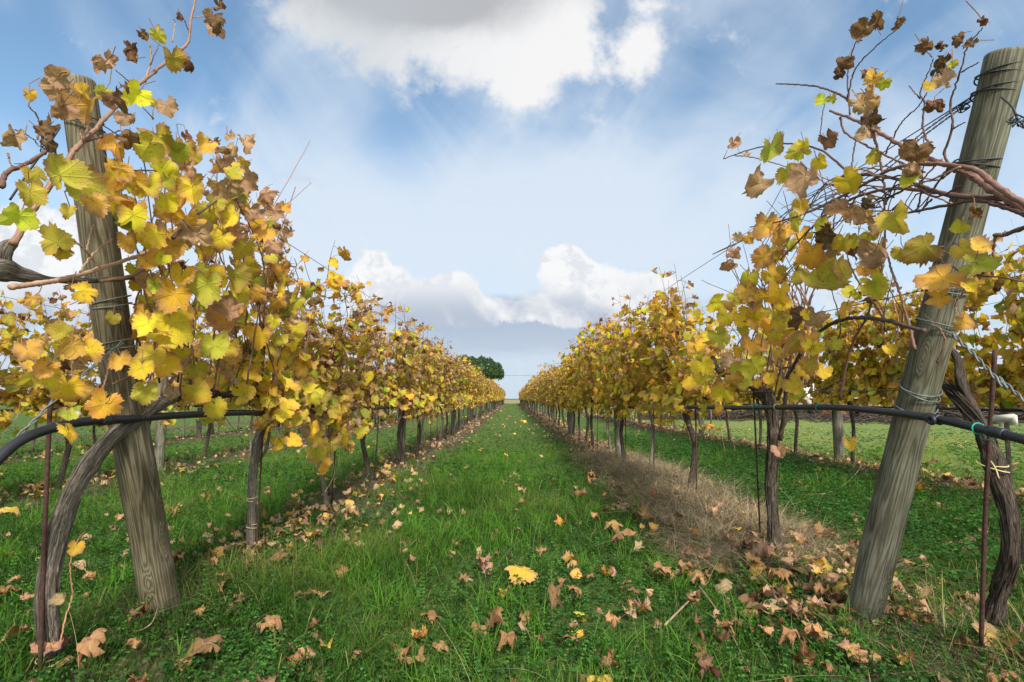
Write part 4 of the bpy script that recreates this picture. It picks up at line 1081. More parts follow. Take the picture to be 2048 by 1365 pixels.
cane(mb, [(345, 477), (380, 440), (415, 415), (442, 395)], 1.20, 0.006, 0.003, -1, (0.11, 0.06, 0.05), sides=10)
cane(mb, [(340, 765), (365, 735), (388, 700)], 1.25, 0.006, 0.004, -1, (0.24, 0.12, 0.09), sides=10)
cane(mb, [(410, 785), (400, 740), (392, 715)], 1.30, 0.005, 0.003, -1, (0.12, 0.09, 0.08)); cane(mb, [(435, 780), (440, 750), (445, 730)], 1.30, 0.003, 0.002, -1)
cane(mb, [(172, 505), (183, 460), (188, 450)], 1.29, 0.0022, 0.0014, -1, CAN_COL[3]); cane(mb, [(160, 545), (185, 510), (225, 478)], 1.29, 0.003, 0.002, -1, CAN_COL[3])
cane(mb, [(145, 480), (170, 500), (200, 535)], 1.29, 0.003, 0.002, -1, CAN_COL[3]); cane(mb, [(205, 780), (215, 740), (205, 700)], 1.30, 0.003, 0.002, -1, CAN_COL[0])
cane(mb, [(165, 280), (175, 250), (140, 210)], 1.29, 0.003, 0.002, -1, CAN_COL[3]); cane(mb, [(160, 255), (165, 280)], 1.29, 0.0025, 0.002, -1, CAN_COL[3])
cane(mb, [(175, 283), (210, 272), (240, 262)], 1.29, 0.003, 0.002, -1); cane(mb, [(225, 768), (290, 740), (250, 760)], 1.33, 0.002, 0.0015, -1)
sp_ = MB(); cane(sp_, [(118, 1300), (130, 1240), (145, 1190), (140, 1130), (155, 1080)], 1.43, 0.0025, 0.0015, -1, (0.40, 0.2, 0.1)); sp_.obj('sucker_shoot', M_CANE, v1)
cane(mb, [(265, 342), (310, 342)], 1.25, 0.003, 0.002, -1, CAN_COL[2])
for i in range(26):                                                     # fine canes inside the crown
    a = random.uniform(240, 560); b = 800 - random.uniform(0, 60); X = random.uniform(1.25, 1.5)
    cane(mb, [(a, b), (a + random.uniform(-30, 30), b - 120), (a + random.uniform(-60, 60), b - 250), (a + random.uniform(-80, 80), b - random.uniform(330, 480))], X, 0.0042, 0.0018, -1, n=26, sides=6)
mb.obj('cane', M_CANE, v1)
mb = MB()
P = spline([PX(-60, 545, -1.36), PX(0, 540, -1.36), PX(50, 552, -1.35), PX(110, 560, -1.34), PX(200, 560, -1.33), PX(300, 555, -1.33)], 70)
tube(mb, P, np.interp(np.linspace(0, 1, 70), [0, .25, .4, .6, 1], [0.022, 0.027, 0.018, 0.010, 0.006]), 22, ridge=0.16, rf=7, seed=8, lump=0.2)
P = spline([PX(5, 535, -1.36), PX(10, 500, -1.35), PX(30, 485, -1.35)], 24); tube(mb, P, np.linspace(0.02, 0.010, 24), 16, ridge=0.15, rf=6, seed=2, lump=0.3)
mb.obj('old_arm', M_BARK, v1)
LL = [(440, 14, 36, D_), (428, 42, 46, D_), (436, 62, 40, P_), (350, 125, 56, G_), (382, 125, 40, D_), (318, 74, 34, G_), (288, 72, 20, D_), (262, 108, 40, D_), (270, 128, 28, P_), (200, 130, 44, P_, 200), (222, 128, 40, P_, -40),
      (355, 35, 18, D_), (270, 195, 52, Y_), (250, 175, 20, D_), (338, 218, 42, P_, -60), (305, 207, 22, G_), (112, 150, 50, P_, 150), (100, 178, 52, P_, 200), (118, 222, 56, P_, 220), (168, 178, 40, Y_, 100), (182, 222, 76, O_, -70),
      (205, 190, 34, G_), (232, 205, 44, D_), (246, 240, 40, P_), (60, 192, 26, G_), (22, 278, 52, P_), (92, 262, 44, D_), (100, 290, 40, D_), (285, 300, 66, G_, 200), (322, 285, 66, G_, -60), (228, 300, 62, O_), (262, 285, 52, D_),
      (108, 345, 82, G_, 150), (158, 378, 88, G_, -80), (60, 395, 66, G_), (75, 355, 50, G_), (135, 425, 36, G_), (35, 442, 66, G_), (110, 475, 66, G_, 120), (128, 508, 46, Y_), (218, 390, 76, O_, 200), (195, 412, 60, O_), (225, 410, 50, Y_),
      (245, 345, 54, O_), (335, 345, 58, Y_, 0), (300, 378, 64, Y_), (385, 385, 60, Y_), (356, 312, 50, G_), (408, 292, 46, O_), (436, 298, 46, D_), (376, 274, 22, D_), (455, 330, 46, P_), (472, 345, 46, G_), (462, 280, 26, P_), (490, 290, 36, P_),
      (440, 385, 60, P_, -80), (500, 365, 50, P_), (528, 395, 44, P_), (548, 428, 46, P_), (566, 420, 34, O_), (270, 440, 62, Y_), (326, 425, 60, O_), (372, 452, 58, Y_), (420, 430, 62, Y_), (460, 440, 56, Y_), (395, 485, 70, P_, -90),
      (440, 488, 64, Y_), (486, 502, 62, G_), (520, 470, 52, O_), (512, 440, 44, P_), (256, 490, 54, O_), (300, 482, 60, Y_), (345, 505, 56, O_), (405, 540, 76, Y_, 160), (470, 560, 60, G_), (345, 600, 84, Y_, -110), (412, 582, 80, G_, -100),
      (338, 665, 112, Y_, -95), (382, 640, 66, O_, -60), (450, 640, 74, O_, -120), (462, 612, 56, P_, 60), (520, 678, 52, Y_), (544, 648, 40, Y_), (176, 578, 54, Y_, 20), (142, 578, 26, D_), (60, 708, 56, O_, -60), (122, 662, 60, G_, 160),
      (145, 700, 54, O_, -100), (182, 705, 54, Y_, -60), (100, 760, 60, Y_), (88, 740, 46, O_), (136, 790, 84, Y_, -95), (242, 728, 50, O_, -80), (285, 745, 54, Y_, -90), (288, 792, 60, G_, -95), (206, 820, 78, Y_, -110), (138, 868, 46, Y_, -75),
      (130, 832, 40, G_), (305, 718, 60, G_), (338, 728, 74, Y_, -30), (466, 716, 52, O_, -80), (398, 788, 56, Y_), (436, 822, 48, Y_), (495, 785, 52, Y_, 30), (346, 790, 30, P_), (395, 748, 54, G_), (270, 640, 30, O_), (310, 560, 30, G_),
      (480, 600, 60, Y_), (520, 590, 50, O_), (555, 610, 46, O_), (500, 540, 54, Y_), (545, 500, 46, P_), (560, 545, 44, O_), (575, 470, 30, P_), (430, 700, 60, G_), (360, 560, 56, Y_), (300, 530, 46, O_), (470, 470, 44, P_),
      (150, 1100, 34, Y_), (130, 1200, 30, P_), (60, 600, 34, O_), (225, 640, 30, G_), (20, 640, 30, G_)]
fo = MB(); hero_leaves(fo, LL, -1, 1.22, 0.06)
polyL = [(225, 340), (300, 285), (380, 275), (470, 280), (520, 355), (575, 410), (580, 470), (550, 520), (570, 600), (600, 640), (585, 690), (500, 750), (430, 790), (330, 740), (290, 690), (280, 600), (262, 500), (235, 420)]
mixL = lambda a, b: (MIX_B if (a - 450) + (400 - b) * 0.35 > 0 or b < 340 else (0.48, 0.20, 0.2, 0.08, 0.02, 0.02))
fill(fo, polyL, 215, -1, 1.18, 1.62, mixL)
fill(fo, [(60, 690), (190, 680), (215, 760), (200, 830), (110, 810), (50, 770)], 16, -1, 1.38, 1.6, mixL)
fo.obj('foliage', M_LEAF, v1)
mb = MB(); 
for (px, py) in ((100, 1315), (98, 1322)):
    c = np.array(PX(px, py, -1.48)); ring_wire(mb, c, (0.05, 0, 1), 0.034, 0.0016, 1.2, 0.3, py)
mb.obj('tie', M_TIEY, v1)

# ---- vine 2 of the left row
v2 = empty('grapevine', (0, 0, 0)); tag(v2, 'grapevine with a dark bent trunk and two pale ties, next after the left end post', 'grapevine', GL)
mb = MB()
P = spline([PX(505, 1150, -1.42), PX(503, 1060, -1.42), PX(505, 960, -1.42), PX(513, 890, -1.42), PX(535, 845, -1.41), PX(575, 815, -1.41)], 90)
tube(mb, P, np.interp(np.linspace(0, 1, 90), [0, .1, .6, .8, 1], [0.026, 0.0195, 0.0195, 0.024, 0.018]), 34, ridge=0.12, rf=9, seed=6, lump=0.05); bark_strips(mb, P, 0.0215, 60, 2)
P = spline([PX(515, 925, -1.41), PX(532, 900, -1.40), PX(540, 860, -1.40)], 20); tube(mb, P, np.linspace(0.009, 0.007, 20), 12, ridge=0.1, rf=5)
mb.obj('trunk', M_BARK, v2)
hv = vine_parts(777, MIX_Y, (0.2, 0.2, 0.2, 0.34, 0.06, 0), 2, ncane=14, leafn=22, top=1.9, wide=0.26, lsize=0.062, dz=(0.6, 0.8))
for nm, me in zip(('cordon', 'cane', 'foliage'), hv[1:]):
    o = link(nm, me, v2); o.location = (-1.42, 3.05, 0.0)
mb = MB(); cane(mb, [(545, 890), (590, 862), (640, 838), (690, 818)], 1.36, 0.004, 0.003, -1, CAN_COL[3]); cane(mb, [(672, 860), (664, 905), (668, 950), (650, 985)], 1.36, 0.003, 0.002, -1, CAN_COL[3]); mb.obj('hanging_shoot', M_CANE, v2)
fo = MB(); hero_leaves(fo, [(560, 885, 34, Y_, 20), (575, 872, 30, G_), (612, 858, 44, P_, -90), (640, 845, 60, P_, -60), (630, 880, 44, G_, 200), (680, 850, 50, G_, -90), (632, 915, 46, G_, -90), (650, 940, 32, Y_, -90), (655, 925, 28, O_), (690, 875, 44, Y_),
  (660, 895, 40, G_, -90), (700, 895, 30, O_), (610, 800, 40, P_, -90), (620, 770, 44, Y_), (590, 820, 34, G_), (645, 790, 40, G_), (670, 815, 44, G_), (570, 800, 36, P_), (720, 860, 44, Y_, -90), (735, 835, 40, O_), (600, 740, 50, O_), (650, 740, 46, P_), (560, 720, 46, Y_)], -1, 1.36, 0.05)
fo.obj('low_foliage', M_LEAF, v2)
mb = MB(); ring_wire(mb, PX(504, 997, -1.42), (0, 0, 1), 0.027, 0.0016, 1.2, 0.2, 1); ring_wire(mb, PX(503, 1052, -1.42), (0, 0, 1), 0.027, 0.0016, 1.2, -0.1, 2)
mb.obj('tie', M_TIEY, v2)

# ---- vine 1 of the right row (curved trunk at the right edge)
w1 = empty('grapevine', (0, 0, 0)); tag(w1, 'thinly leaved grapevine with a curved dark trunk at the right edge of the photo', 'grapevine', GR_)
mb = MB()
P = spline([PX(1985, 1240, 1.50), PX(2000, 1180, 1.50), PX(2022, 1110, 1.50), (PX(2020, 1040, 1.50)), PX(1998, 960, 1.50), PX(1980, 900, 1.50), PX(1960, 850, 1.50), PX(1920, 800, 1.52), PX(1890, 770, 1.54)], 130)
tube(mb, P, np.interp(np.linspace(0, 1, 130), [0, .08, .4, .6, .7, 1], [0.030, 0.021, 0.021, 0.027, 0.022, 0.015]), 38, ridge=0.11, rf=9, seed=12, lump=0.10); bark_strips(mb, P[10:], 0.0225, 90, 3)
P = spline([PX(1950, 830, 1.52), PX(1925, 770, 1.53), PX(1915, 720, 1.53), PX(1900, 695, 1.53)], 40); tube(mb, P, np.linspace(0.018, 0.008, 40), 18, ridge=0.14, rf=6, seed=3, lump=0.2)
mb.obj('trunk', M_BARKD, w1)
mb = MB()
RC = (0.19, 0.10, 0.075); RD = (0.10, 0.055, 0.045); RL = (0.33, 0.20, 0.125)
cane(mb, [(2110, 470), (2048, 420), (1985, 380), (1930, 345), (1870, 322), (1800, 290), (1730, 250), (1660, 222)], 1.32, 0.0115, 0.0045, 1, RC, sides=12, n=90)
cane(mb, [(2110, 440), (2048, 408), (1990, 370), (1950, 340), (1890, 330), (1820, 330), (1770, 345), (1700, 385), (1630, 420), (1570, 440), (1500, 455)], 1.30, 0.0085, 0.003, 1, RC, n=100, sides=10)
cane(mb, [(2100, 425), (2000, 398), (1900, 392), (1830, 368), (1760, 352), (1700, 345), (1640, 300), (1570, 288), (1500, 300), (1447, 318)], 1.33, 0.007, 0.0028, 1, RD, n=100)
cane(mb, [(2110, 460), (2040, 425), (1960, 398), (1860, 384), (1780, 378), (1700, 400), (1640, 440), (1590, 490), (1560, 520)], 1.34, 0.008, 0.003, 1, RC, n=100)
cane(mb, [(2060, 432), (1960, 402), (1900, 410), (1820, 425), (1790, 430)], 1.31, 0.006, 0.003, 1, RD)
cane(mb, [(1700, 205), (1680, 190), (1640, 175), (1600, 170), (1552, 168)], 1.32, 0.0045, 0.0028, 1, RD, n=40)
cane(mb, [(1700, 230), (1695, 150), (1710, 90), (1725, 80)], 1.32, 0.003, 0.0018, 1, RD); cane(mb, [(1695, 195), (1710, 140), (1745, 100), (1792, 60)], 1.32, 0.003, 0.0015, 1, RD)
cane(mb, [(1910, 345), (1890, 310), (1905, 250), (1900, 210), (1912, 170), (1925, 130), (1935, 95), (1965, 55)], 1.33, 0.0038, 0.0015, 1, RD, n=60)
cane(mb, [(1922, 145), (1958, 125)], 1.33, 0.002, 0.0015, 1, RD); cane(mb, [(1905, 258), (1930, 245)], 1.33, 0.002, 0.0015, 1, RD)
cane(mb, [(1857, 290), (1845, 250), (1848, 205), (1840, 185), (1855, 150), (1868, 118)], 1.33, 0.0032, 0.0014, 1, RD, n=50); cane(mb, [(1840, 198), (1818, 172)], 1.33, 0.002, 0.0013, 1, RD)
cane(mb, [(1770, 310), (1800, 250), (1835, 215), (1855, 185)], 1.33, 0.0025, 0.0015, 1, RD); cane(mb, [(1865, 115), (1850, 100)], 1.33, 0.0016, 0.0012, 1, RD)
cane(mb, [(1640, 275), (1645, 230), (1650, 205)], 1.34, 0.0022, 0.0014, 1, RD); cane(mb, [(1702, 340), (1710, 290), (1722, 255)], 1.32, 0.003, 0.002, 1, RC)
cane(mb, [(1745, 260), (1755, 300), (1765, 350), (1772, 410)], 1.32, 0.005, 0.003, 1, RC); cane(mb, [(1680, 235), (1690, 265), (1730, 290), (1790, 320), (1850, 345)], 1.32, 0.004, 0.003, 1, RC)
cane(mb, [(1447, 318), (1455, 300)], 1.33, 0.002, 0.001, 1, RD); cane(mb, [(1550, 285), (1555, 258)], 1.33, 0.002, 0.001, 1, RD); cane(mb, [(1470, 312), (1505, 315), (1560, 330), (1620, 350), (1660, 372)], 1.33, 0.003, 0.002, 1, RC)
cane(mb, [(1990, 470), (2010, 470), (2060, 450)], 1.36, 0.005, 0.006, 1, RC); cane(mb, [(1985, 550), (1990, 480), (2000, 468)], 1.36, 0.003, 0.004, 1, RC)
cane(mb, [(1680, 800), (1700, 700), (1730, 640), (1760, 560), (1770, 480), (1768, 400)], 1.36, 0.005, 0.003, 1, RC, n=50); cane(mb, [(1830, 700), (1810, 620), (1790, 560), (1770, 500)], 1.34, 0.005, 0.003, 1, RC)
cane(mb, [(1770, 640), (1735, 590), (1715, 560), (1700, 530), (1692, 500)], 1.34, 0.004, 0.002, 1, RC); cane(mb, [(1798, 520), (1870, 520), (1930, 545), (1955, 530)], 1.30, 0.003, 0.002, 1, RC)
cane(mb, [(1880, 560), (1940, 550), (2048, 562)], 1.30, 0.003, 0.002, 1, RC); cane(mb, [(1940, 575), (1915, 600), (1910, 625)], 1.3, 0.0025, 0.002, 1, RL)
for i in range(34):                                                     # tangle of thin canes and tendrils
    a = random.uniform(1680, 1960); b = 330 + random.uniform(0, 110) + (1800 - a) * 0.15
    s_ = random.uniform(80, 210)
    cane(mb, [(a, b), (a - s_ * 0.3, b + random.uniform(-25, 30)), (a - s_ * 0.65, b + random.uniform(-20, 70)), (a - s_, b + random.uniform(0, 120))], random.uniform(1.28, 1.46), 0.0032, 0.0014, 1, random.choice((RC, RD, RL, RL)), n=26, sides=5)
for i in range(22):
    a = random.uniform(1480, 1880); b = random.uniform(400, 760)
    cane(mb, [(a, b), (a + random.uniform(-30, 30), b + random.uniform(-80, -30)), (a + random.uniform(-50, 50), b - random.uniform(90, 170))], random.uniform(1.28, 1.46), 0.003, 0.0013, 1, random.choice((RC, RD, RL)), n=18, sides=5)
mb.obj('cane', M_CANE, w1)
RRr = [(1720, 66, 44, D_, 210), (1755, 44, 34, D_, 80), (1795, 47, 24, D_), (1680, 132, 40, D_), (1682, 155, 30, D_), (1733, 148, 36, D_, 170), (1745, 165, 44, O_), (1765, 170, 34, G_), (1738, 205, 60, P_, -60), (1722, 212, 44, P_), (1748, 238, 44, D_), (1730, 270, 40, P_),
       (1640, 205, 32, G_, 220), (1664, 200, 20, G_), (1545, 308, 66, G_, -70), (1466, 290, 28, P_), (1492, 313, 18, P_), (1512, 375, 58, P_, -130), (1575, 352, 50, G_, -70), (1592, 305, 50, G_, 200), (1612, 295, 34, Y_), (1664, 285, 38, D_), (1610, 362, 70, P_, -100),
       (1645, 325, 40, Y_, -30), (1740, 316, 38, G_), (1828, 310, 56, D_), (1822, 340, 44, P_), (1866, 215, 40, D_), (1880, 135, 44, D_), (1888, 160, 44, P_, -60), (1850, 98, 36, D_), (1877, 96, 28, D_), (1915, 82, 28, D_), (1938, 90, 28, D_), (1968, 46, 24, D_),
       (1858, 175, 26, G_), (1905, 132, 20, G_), (1530, 462, 70, O_, -100), (1560, 480, 44, O_), (1475, 478, 26, P_), (1540, 515, 60, Y_, -90), (1625, 517, 74, Y_, -90), (1588, 443, 48, G_), (1572, 465, 40, O_), (1682, 430, 64, P_), (1655, 478, 50, D_), (1668, 500, 44, P_),
       (1720, 435, 56, P_, -40), (1752, 455, 52, P_), (1797, 442, 76, G_, -40), (1700, 370, 60, Y_), (1688, 490, 50, Y_), (1712, 485, 40, Y_), (1838, 498, 78, G_, -160), (1815, 512, 50, G_), (1756, 522, 88, P_, -90), (1752, 577, 60, G_, -60), (1656, 578, 96, G_, -60),
       (1640, 560, 60, Y_), (1870, 560, 84, O_, 200), (1875, 597, 50, O_, 200), (1560, 595, 62, Y_, -90), (1500, 595, 66, O_, -70), (1490, 640, 50, Y_), (1930, 503, 54, G_), (1960, 490, 54, O_, 60), (1965, 535, 66, G_, -30), (1918, 458, 34, Y_), (1950, 432, 34, D_),
       (1940, 575, 34, Y_), (1735, 410, 36, D_), (1640, 450, 36, G_), (1600, 415, 40, O_), (1545, 555, 50, Y_), (1600, 560, 46, G_), (1700, 345, 30, Y_), (1520, 520, 50, O_), (1470, 510, 34, P_), (1500, 480, 30, O_), (1815, 360, 36, G_), (1930, 650, 40, O_),
       (1655, 470, 34, D_), (1490, 560, 44, Y_), (1455, 530, 36, P_), (1730, 545, 36, O_)]
fo = MB(); hero_leaves(fo, RRr, 1, 1.26, 0.05)
fill(fo, [(1480, 560), (1520, 440), (1620, 400), (1740, 420), (1800, 520), (1800, 600), (1700, 620), (1560, 640)], 34, 1, 1.30, 1.5, lambda a, b: (0.3, 0.2, 0.2, 0.25, 0.05, 0))
fo.obj('foliage', M_LEAF, w1)
mb = MB(); ring_wire(mb, PX(1985, 932, 1.49), (0, 0, 1), 0.036, 0.0018, 1.2, 0.2, 1)
tube(mb, spline([PX(1975, 915, 1.455), PX(1990, 935, 1.455), PX(1998, 958, 1.455)], 8), 0.002, 5); mb.obj('tie', M_TIEY, w1)

# ---- vine 2 of the right row
w2 = empty('grapevine', (0, 0, 0)); tag(w2, 'yellow grapevine with a straight shaggy trunk and bowed cane, left of the end post', 'grapevine', GR_)
mb = MB()
P = spline([PX(1550, 1130, 1.42), PX(1548, 1060, 1.42), PX(1542, 960, 1.43), PX(1547, 880, 1.43), PX(1540, 800, 1.43), PX(1535, 785, 1.43)], 110)
tube(mb, P, np.interp(np.linspace(0, 1, 110), [0, .06, .15, .5, .8, 1], [0.048, 0.036, 0.029, 0.027, 0.028, 0.034]), 40, ridge=0.15, rf=9, seed=15, lump=0.06); bark_strips(mb, P[12:], 0.029, 90, 4)
mb.obj('trunk', M_BARKD, w2)
mb = MB()
P = spline([PX(1538, 805, 1.43), PX(1505, 768, 1.42), PX(1475, 758, 1.41), PX(1440, 745, 1.40), PX(1425, 715, 1.40)], 50); tube(mb, P, np.linspace(0.034, 0.014, 50), 22, ridge=0.14, rf=7, seed=4, lump=0.15)
P = spline([PX(1560, 880, 1.40), PX(1568, 830, 1.39), PX(1572, 770, 1.38)], 20); tube(mb, P, np.linspace(0.012, 0.008, 20), 10, ridge=0.1, rf=5)
mb.obj('cordon', M_BARKD, w2)
mb = MB()
cane(mb, [(1555, 800), (1572, 760), (1600, 710), (1625, 675), (1670, 645), (1715, 636), (1765, 640), (1820, 655), (1850, 662)], 1.33, 0.0085, 0.0065, 1, (0.085, 0.055, 0.05), sides=12, n=80)
cane(mb, [(1585, 735), (1560, 735), (1545, 722)], 1.33, 0.005, 0.003, 1, RD)
cane(mb, [(1560, 870), (1600, 800), (1650, 775), (1690, 755)], 1.36, 0.0035, 0.002, 1, RL)
for i in range(24):
    a = random.uniform(1470, 1640); b = 790 - random.uniform(0, 40)
    cane(mb, [(a, b), (a + random.uniform(-20, 20), b - 80), (a + random.uniform(-50, 50), b - 170), (a + random.uniform(-80, 80), b - random.uniform(220, 340))], random.uniform(1.32, 1.50), 0.0044, 0.0018, 1, random.choice((RC, RD, RL)), n=24, sides=6)
mb.obj('cane', M_CANE, w2)
R2 = [(1590, 685, 66, G_, -140), (1575, 650, 60, G_, 0), (1620, 690, 50, O_), (1625, 700, 44, Y_), (1550, 668, 64, Y_, -90), (1500, 700, 56, O_, -100), (1512, 735, 50, G_), (1465, 730, 60, P_, -60), (1485, 762, 62, G_, -30), (1447, 790, 56, Y_, -95), (1460, 775, 30, G_),
      (1610, 745, 44, Y_), (1620, 735, 46, O_, -90), (1590, 775, 44, Y_), (1520, 640, 60, Y_), (1440, 680, 50, G_), (1450, 640, 46, Y_), (1625, 640, 50, P_, -120), (1605, 640, 46, D_), (1670, 690, 40, G_), (1560, 555, 40, G_), (1400, 700, 50, Y_), (1410, 740, 50, Y_),
      (1380, 770, 50, Y_), (1430, 610, 44, Y_), (1475, 600, 40, G_), (1700, 890 - 0, 30, Y_, -80), (1560, 905, 30, P_), (1780, 700, 30, Y_)]
fo = MB(); hero_leaves(fo, R2, 1, 1.28, 0.05)
fill(fo, [(1385, 620), (1480, 570), (1560, 600), (1640, 640), (1655, 740), (1600, 800), (1500, 800), (1400, 840), (1350, 780)], 115, 1, 1.18, 1.58, lambda a, b: (0.42, 0.28, 0.14, 0.12, 0.02, 0.02))
fo.obj('foliage', M_LEAF, w2)

# ================================================================== fallen leaves
lib = []
for k, (nm, kd) in enumerate((('tan', PNK), ('brown', DRK), ('yellow', YEL), ('orange', ORA))):
    for j in range(7):
        b = MB(); kk = [kd]
        leaves(b, [(0, 0, 0)], [(0.1, 0, 1)], [(0, 1, 0)], [1.0], kk, 44, (0.3, 0.55, 0.8, 1.0), dryadd=0.6 if kd in (YEL, ORA) else 0.2)
        V = b.V[0]; V[:, 2] -= V[:, 2].min(); V[:, 1] -= 0.2
        if kd in (YEL, ORA): b.C[0] = b.C[0] * np.array([0.66, 0.60, 1.4]) * (0.8 if kd == ORA else 1)
        if kd == PNK: b.C[0] = np.clip(b.C[0] * np.array([0.80, 0.62, 0.48]) * RNG.uniform(0.38, 1.05), 0, 0.8)
        if kd == DRK: b.C[0] = np.clip(b.C[0] * np.array([1.4, 1.2, 1.05]), 0, 0.8)
        lib.append((nm, b.mesh('fallen_leaf', M_DRY)))
def lay(x, y, s, nm, place):
    c = [m for n_, m in lib if n_ == nm]; o = link('fallen_leaf', random.choice(c))
    o.location = (x, y, float(gh(x, y)) + random.uniform(0.012, 0.055)); o.scale = (s * random.uniform(0.75, 1.05), s, s * random.uniform(0.6, 1.1))
    o.rotation_euler = (random.gauss(0, 0.24), random.gauss(0, 0.24), random.uniform(0, 6.28))
    w = {'tan': 'curled tan', 'brown': 'crumpled dark brown', 'yellow': 'fallen yellow', 'orange': 'fallen orange brown'}[nm]
    return tag(o, '%s vine leaf lying %s' % (w, place), 'leaf', '%s leaves lying %s' % (w, place))
def where(x, y):
    if x > 1.0 + 0.0 and x < 2.1: return 'under the right row'
    if x < -1.0 and x > -2.2: return 'under the left row'
    if abs(x) <= 1.0: return 'on the grass path between the rows'
    return 'in the grass right of the right row' if x > 0 else 'in the grass left of the left row'
ex = [(400, 1330, 90, 'tan'), (370, 1345, 60, 'tan'), (545, 1275, 80, 'tan'), (645, 1195, 50, 'orange'), (855, 1240, 62, 'tan'), (1040, 1163, 66, 'yellow'), (1012, 1183, 42, 'yellow'), (1105, 1215, 56, 'tan'), (1285, 1222, 46, 'yellow'), (1255, 1185, 46, 'tan'), (1460, 1290, 48, 'tan'),
      (1575, 1205, 76, 'tan'), (1575, 1318, 62, 'tan'), (1640, 1312, 80, 'tan'), (1700, 1335, 60, 'orange'), (1815, 1345, 58, 'yellow'), (1830, 1257, 48, 'orange'), (800, 1320, 64, 'tan'), (1010, 1308, 60, 'tan'), (835, 1283, 44, 'yellow'), (655, 1308, 44, 'yellow'), (35, 1312, 88, 'orange'),
      (200, 1340, 90, 'tan'), (100, 1350, 70, 'orange'), (570, 1147, 66, 'tan'), (1125, 1058, 38, 'yellow'), (1145, 1128, 44, 'yellow'), (1142, 1150, 34, 'orange'), (345, 1022, 44, 'yellow'), (350, 1030, 30, 'tan'), (1250, 1100, 84, 'tan'), (1230, 1060, 50, 'orange'), (1840, 995, 50, 'yellow'),
      (1650, 1095, 66, 'tan'), (1440, 1165, 52, 'tan'), (20, 1045, 46, 'yellow'), (60, 1000, 36, 'tan'), (425, 1168, 42, 'tan'), (440, 1205, 48, 'tan'), (400, 1255, 46, 'tan'), (460, 1240, 40, 'brown'), (1690, 1290, 40, 'tan'), (2010, 1330, 110, 'orange'), (1330, 1165, 60, 'tan'), (1380, 1160, 50, 'tan'),
      (1400, 1180, 60, 'tan'), (1150, 1200, 56, 'tan'), (1290, 1045, 40, 'orange'), (1220, 1030, 44, 'tan'), (1250, 1000, 36, 'tan'), (1190, 1050, 40, 'tan'), (1480, 1020, 40, 'yellow'), (1180, 970, 36, 'tan'), (1165, 1000, 36, 'orange'), (1310, 1020, 36, 'orange'), (530, 1047, 34, 'tan'), (600, 1075, 40, 'tan'),
      (1590, 975, 30, 'yellow'), (760, 965, 34, 'yellow'), (700, 1040, 40, 'tan'), (280, 1265, 46, 'tan'), (925, 1185 - 20, 30, 'tan'), (1215, 1150, 40, 'yellow'), (1480, 1100, 40, 'yellow'), (1455, 1105, 30, 'orange'), (1870, 940, 40, 'tan'), (1720, 1110, 54, 'yellow')]
for (px, py, w, nm) in ex:
    g = PG(px, py, 0.03); dep = g.y * cp + (0.03 - HC) * sp
    lay(g.x, g.y, w * dep / FPX * 0.56, nm, where(g.x, g.y))
cnt = len(ex)
tries = 0
while cnt < 285 and tries < 20000:
    tries += 1
    y = 1.5 * (5.5 / 1.5) ** random.random(); x = random.uniform(-1.1, 1.1) * y
    dens = 0.19 + (0.4 if (x > 0.7 and y < 2.6) else 0.28 if (x < -0.7 and y < 2.6) else 0)
    if 0.75 < x < 2.0: dens = 1.0
    elif -1.9 < x < -0.7: dens = 0.42
    elif 3.8 < x < 4.8: dens = 0.8
    if random.random() > dens: continue
    nm = random.choices(('tan', 'brown', 'yellow', 'orange'), (0.62, 0.22, 0.03, 0.13))[0]
    lay(x, y, random.uniform(0.032, 0.062), nm, where(x, y)); cnt += 1
# the rest of the litter, farther off and too many to count
b = MB()
n = 22000
x, y = scatter(n * 2, 2.0, 60, 1.5, 9); m = (x > 0) | (y > 2.6); x, y = x[m], y[m]
d = rowd(x); pr = np.exp(-(d / 0.42) ** 2) * np.where(x > 0, 1.0, 0.5) + 0.045
m = RNG.random(len(x)) < pr; x, y = x[m][:n], y[m][:n]
m = (np.abs(x - 1.42) > 0.33) | (np.abs(y - 4.6) > 1.5) | (RNG.random(len(x)) < 0.25); x, y = x[m], y[m]; n = len(x)
nn = np.stack([RNG.normal(0, .5, n), RNG.normal(0, .5, n), np.ones(n)], -1)
leaves(b, np.stack([x, y, gh(x, y) + RNG.uniform(0.015, 0.065, n)], -1), nn, RNG.normal(0, 1, (n, 3)), RNG.uniform(0.03, 0.06, n) * np.clip(y / 12, 1, 1.8), RNG.choice([PNK, DRK, YEL, ORA], n, p=[0.58, 0.28, 0.02, 0.12]), 12, (0.6, 1.0), dryadd=0.2)
tag(b.obj('leaf_litter', M_DRY), 'scattered brown leaf litter along the vine rows', 'leaf litter', kind='stuff')

# fallen prunings and twigs
GT = 'dry prunings lying on the ground'
def twig(pts, label, r=0.004):
    mb = MB(); Q = [PG(a, b, z) for a, b, z in pts]; tube(mb, spline(Q, 14 * len(Q)), np.linspace(r, r * .5, 14 * len(Q)), 7, col=(0.33, 0.24, 0.15)); 
    return tag(mb.obj('twig', M_CANE), label, 'twig', GT)
twig([(1610, 990, .05), (1660, 985, .08), (1700, 960, .12), (1725, 930, .2)], 'pale bent pruning lying in the green weeds left of the right end post')
twig([(1350, 1110, .05), (1440, 1230, .06), (1500, 1345, .05)], 'long dry stalk lying across the grass toward the bottom right')
twig([(1330, 1250, .10), (1400, 1180, .05), (1420, 1160, .05)], 'short pale stalk crossing the long dry stalk')
twig([(800, 935, .0), (775, 880, .3), (770, 860, .45)], 'pale dead shoot hanging beside the left row post', 0.003)
twig([(250, 1215, .03), (262, 1260, .05), (300, 1250, .12), (318, 1210, .1)], 'thin looping dead shoot at the foot of the left end post', 0.003)

